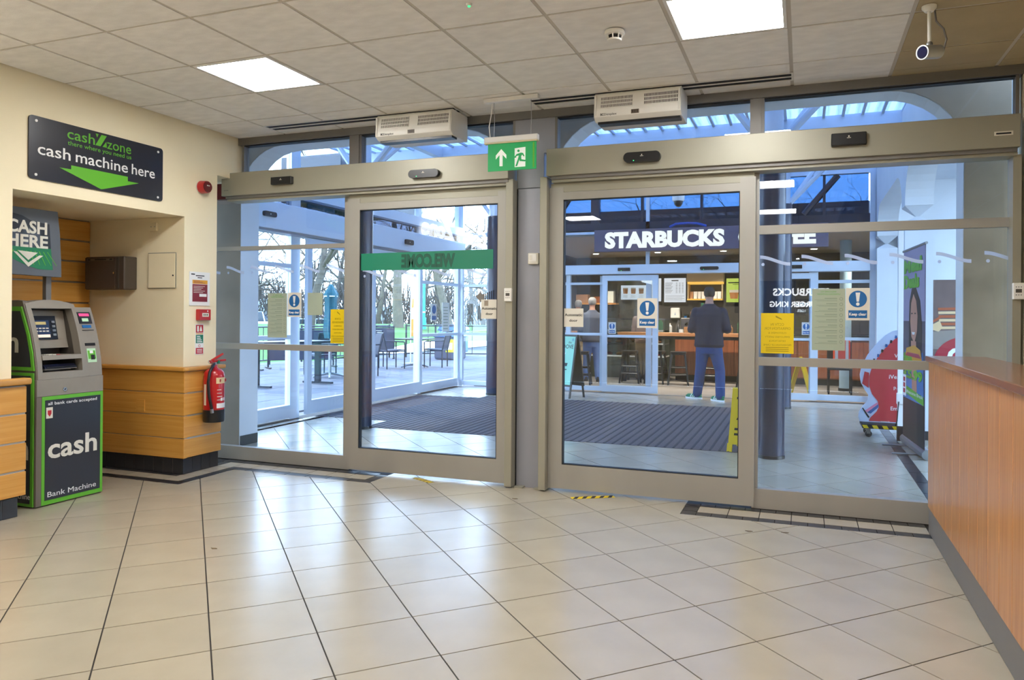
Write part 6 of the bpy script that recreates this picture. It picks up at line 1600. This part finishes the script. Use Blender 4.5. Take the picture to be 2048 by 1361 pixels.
puts(-9.5, 15.9, -.62, 'terrace armchair in front, facing right, left of the outside door stile')
puts(-8.75, 16.85, 1.77, 'terrace armchair just left of the grey bin')
puts(-10.3, 16.2, -.5, 'terrace armchair at the left edge of the left door view')
puts(-9.9, 13.6, 1.2, 'terrace armchair beyond the parasol table')
puts(-8.9, 13.8, 2.4, 'terrace armchair right of the parasol table')
def table(x, y, lab, h=.73, hw=.38):
    t = thing('terrace_table', lab, 'table', (x, y, 0), 'terrace tables')
    B(x - hw, x + hw, y - hw, y + hw, h - .03, h).build('top', 'chair_metal', t, bev=.005); MB().cyl((x, y, .06), (x, y, h - .03), .035, n=10).build('stem', 'steel', t)
    for a in range(4): MB().tube([(x, y, .09), (x + .2 * math.cos(a * PI / 2 + .6), y + .2 * math.sin(a * PI / 2 + .6), .05), (x + .34 * math.cos(a * PI / 2 + .6), y + .34 * math.sin(a * PI / 2 + .6), .012)], [.025, .022, .016], 6).build('foot', 'steel', t)
table(-9.15, 16.45, 'small square terrace table between the armchairs'); table(-9.3, 13.1, 'square terrace table under the closed parasol')
t = thing('picnic_table', 'long dark terrace table on bar feet near the outside door', 'table', (-8.9, 11.4, 0))
MB().poly([(-9.6, 10.7, .78), (-8.9, 10.6, .78), (-8.3, 12.0, .78), (-9.0, 12.1, .78)], (0, 0, 1), .04).build('top', 'chair_metal', t)
for x, y in ((-9.2, 10.75), (-8.72, 11.9)):
    B(x - .05, x + .05, y - .04, y + .04, .03, .78).build('post', 'chair_metal', t); B(x - .33, x + .33, y - .03, y + .03, 0, .035).build('foot_bar', 'chair_metal', t)
t = thing('parasol', 'closed teal parasol standing on the terrace', 'parasol', (-9.28, 13.1, 0))
MB().cyl((-9.28, 13.1, .73), (-9.28, 13.1, 2.0), .02, n=8).build('pole', 'white', t)
fo = MB(); ns = 20
for k, (z, r_) in enumerate(((.82, .1), (1.0, .125), (1.3, .11), (1.6, .105), (1.75, .13), (1.86, .07), (1.96, .015))):
    for i in range(ns): a = 2 * PI * i / ns; rr = r_ * (1 + .3 * math.cos(a * 5 + k * .25)); fo.v.append((-9.28 + rr * math.cos(a), 13.1 + rr * math.sin(a), z))
for k in range(6):
    for i in range(ns): fo.f.append((k * ns + i, k * ns + (i + 1) % ns, (k + 1) * ns + (i + 1) % ns, (k + 1) * ns + i))
fo.f += [tuple(range(ns - 1, -1, -1)), tuple(range(6 * ns, 7 * ns))]
fo.build('canopy', 'teal', t, smooth=1); MB().cyl((-9.28, 13.1, 1.69), (-9.28, 13.1, 1.71), .135, n=16).build('strap', 'white', t)
t = thing('litter_bin', 'grey litter bin with a yellow poster on the terrace', 'bin', (-9.9, 19.9, 0))
B(-10.3, -9.55, 19.7, 20.3, 0, .66).build('body', 'bin_grey', t, bev=.05, seg=2); B(-10.34, -9.51, 19.66, 20.34, .66, .74).build('lid', 'car_blue', t, bev=.03)
B(-9.92, -9.62, 19.69, 19.7, .22, .6).build('poster', 'yellow', t); B(-9.85, -9.7, 19.688, 19.69, .3, .5).build('poster_print', 'white', t)
t = thing('feather_banner', 'orange and white upright banner on the terrace', 'banner', (-9.75, 17.3, 0))
MB().cyl((-9.75, 17.3, 0), (-9.75, 17.3, 2.3), .015, n=8).build('pole', 'white', t); MB().cyl((-9.75, 17.3, 0), (-9.75, 17.3, .04), .2, n=16).build('base', 'steel', t)
MB().poly([(-9.75, 17.3, 1.2), (-9.5, 17.3, 1.25), (-9.48, 17.3, 2.15), (-9.56, 17.3, 2.3), (-9.75, 17.3, 2.3)], (0, 1, 0), .006).build('sail', 'van_white', t); MB().poly([(-9.75, 17.3, .75), (-9.5, 17.3, .75), (-9.5, 17.3, 1.25), (-9.75, 17.3, 1.2)], (0, 1, 0), .006).build('sail', 'flag_orange', t)
MB().poly([(-9.73, 17.298, 1.5), (-9.55, 17.298, 1.55), (-9.53, 17.298, 1.8), (-9.7, 17.298, 1.75)], (0, 1, 0), .002).build('print', 'flag_orange', t)
def screen(x, y, rz, w, lab):
    t = thing('wind_screen', lab, 'screen', (0, 0, 0), 'terrace wind screens')
    B(-w / 2, w / 2, -.012, .012, .18, .92).build('fabric', 'rattan', t); MB().cyl((-w / 2, 0, .95), (w / 2, 0, .95), .02, n=8).build('top_rail', 'chair_metal', t)
    for s in (-1, 1): MB().cyl((s * w / 2, 0, 0), (s * w / 2, 0, .98), .022, n=8).build('post', 'chair_metal', t); B(s * w / 2 - .03, s * w / 2 + .03, -.25, .25, 0, .025).build('foot', 'chair_metal', t)
    t.location = (x, y, 0); t.rotation_euler = (0, 0, rz)
screen(-11.7, 15.3, .9, 1.6, 'dark fabric wind screen beyond the parasol'); screen(-12.2, 19.3, .5, 1.3, 'dark fabric wind screen left of the bin'); screen(-12.3, 13.4, 1.2, 1.5, 'dark fabric wind screen at the far left of the terrace')
def pole(az, d, h, lab):
    t = thing('marker_post', lab, 'post', (0, 0, 0), 'teal marker posts'); MB().cyl((0, 0, 0), (0, 0, h), .06, n=10).build('shaft', 'teal_paint', t); MB().cyl((0, 0, 0), (0, 0, .5), .1, n=10).build('sleeve', 'teal_paint', t); MB().cyl((0, 0, .7), (0, 0, .76), .065, n=10).build('band', 'white', t)
    x, y = az * d / math.hypot(az, 1), d / math.hypot(az, 1); t.location = (x, y, gz(x, y))
pole(-.541, 32, 2.0, 'teal marker post on the lawn between the two trees')
t = thing('waste_cart', 'blue lidded waste cart behind the grey bin', 'cart', (-10.6, 21.6, 0))
B(-11.0, -10.2, 21.3, 21.9, .12, .82).build('body', 'car_blue', t, bev=.06, seg=2); MB().poly([(-11.05, 21.25, .82), (-10.15, 21.25, .82), (-10.25, 21.25, .98), (-10.95, 21.25, .98)], (0, 1, 0), .7).build('lid', 'car_blue', t, bev=.03)
MB().cyl((-11.1, 21.2, .98), (-10.3, 21.2, 1.0), .03, n=8).build('handle', 'chair_metal', t)
for x in (-10.9, -10.3): MB().cyl((x - .04, 21.4, .12), (x + .04, 21.4, .12), .12, n=14).build('wheel', 'tyre', t)
t = thing('canopy_sign', 'dark navy shop canopy with green lettering outside above the door', 'sign', (-6.9, 10.5, 3.0))
B(-7.6, -6.5, 9.4, 11.75, 3.05, 3.75).build('box', 'navy', t, bev=.01)
text('*', .25, (-6.499, 11.3, 3.2), YR, ZU, 'lime', t, bold=.02)
for y in (9.6, 11.5): MB().cyl((-6.12, y, 3.3), (-6.5, y, 3.3), .03, n=8).build('arm', 'chair_metal', t)
# small notices on the outside panes
def sideplate(y0, y1, z0, z1, m, x=-6.08): return MB().box(x, x + .004, y0, y1, z0, z1)
t = thing('keep_clear_sign', 'keep clear sign on the outside glazing seen from behind', 'sign', (-6.08, 11.6, 1.2), 'blue keep clear signs')
sideplate(11.5, 11.7, 1.22, 1.52, 0).build('board', 'paper', t); plateX(circ(11.6, 1.42, .075, 20), -6.076, .001).build('blue_disc', 'blue_sign', t); B(-6.076, -6.075, 11.52, 11.68, 1.24, 1.31).build('blue_bar', 'blue_sign', t)
t = thing('house_rules_sheet', 'long pale notice on the outside glazing near the far corner', 'notice', (-6.08, 12.0, 1.0), 'pale mirrored notices')
sideplate(11.93, 12.2, 1.02, 1.55, 0).build('sheet', 'paper', t)
for k in range(8): B(-6.076, -6.075, 11.96, 12.14, 1.07 + k * .055, 1.085 + k * .055).build('text_line', 'faint', t)
finish_text()
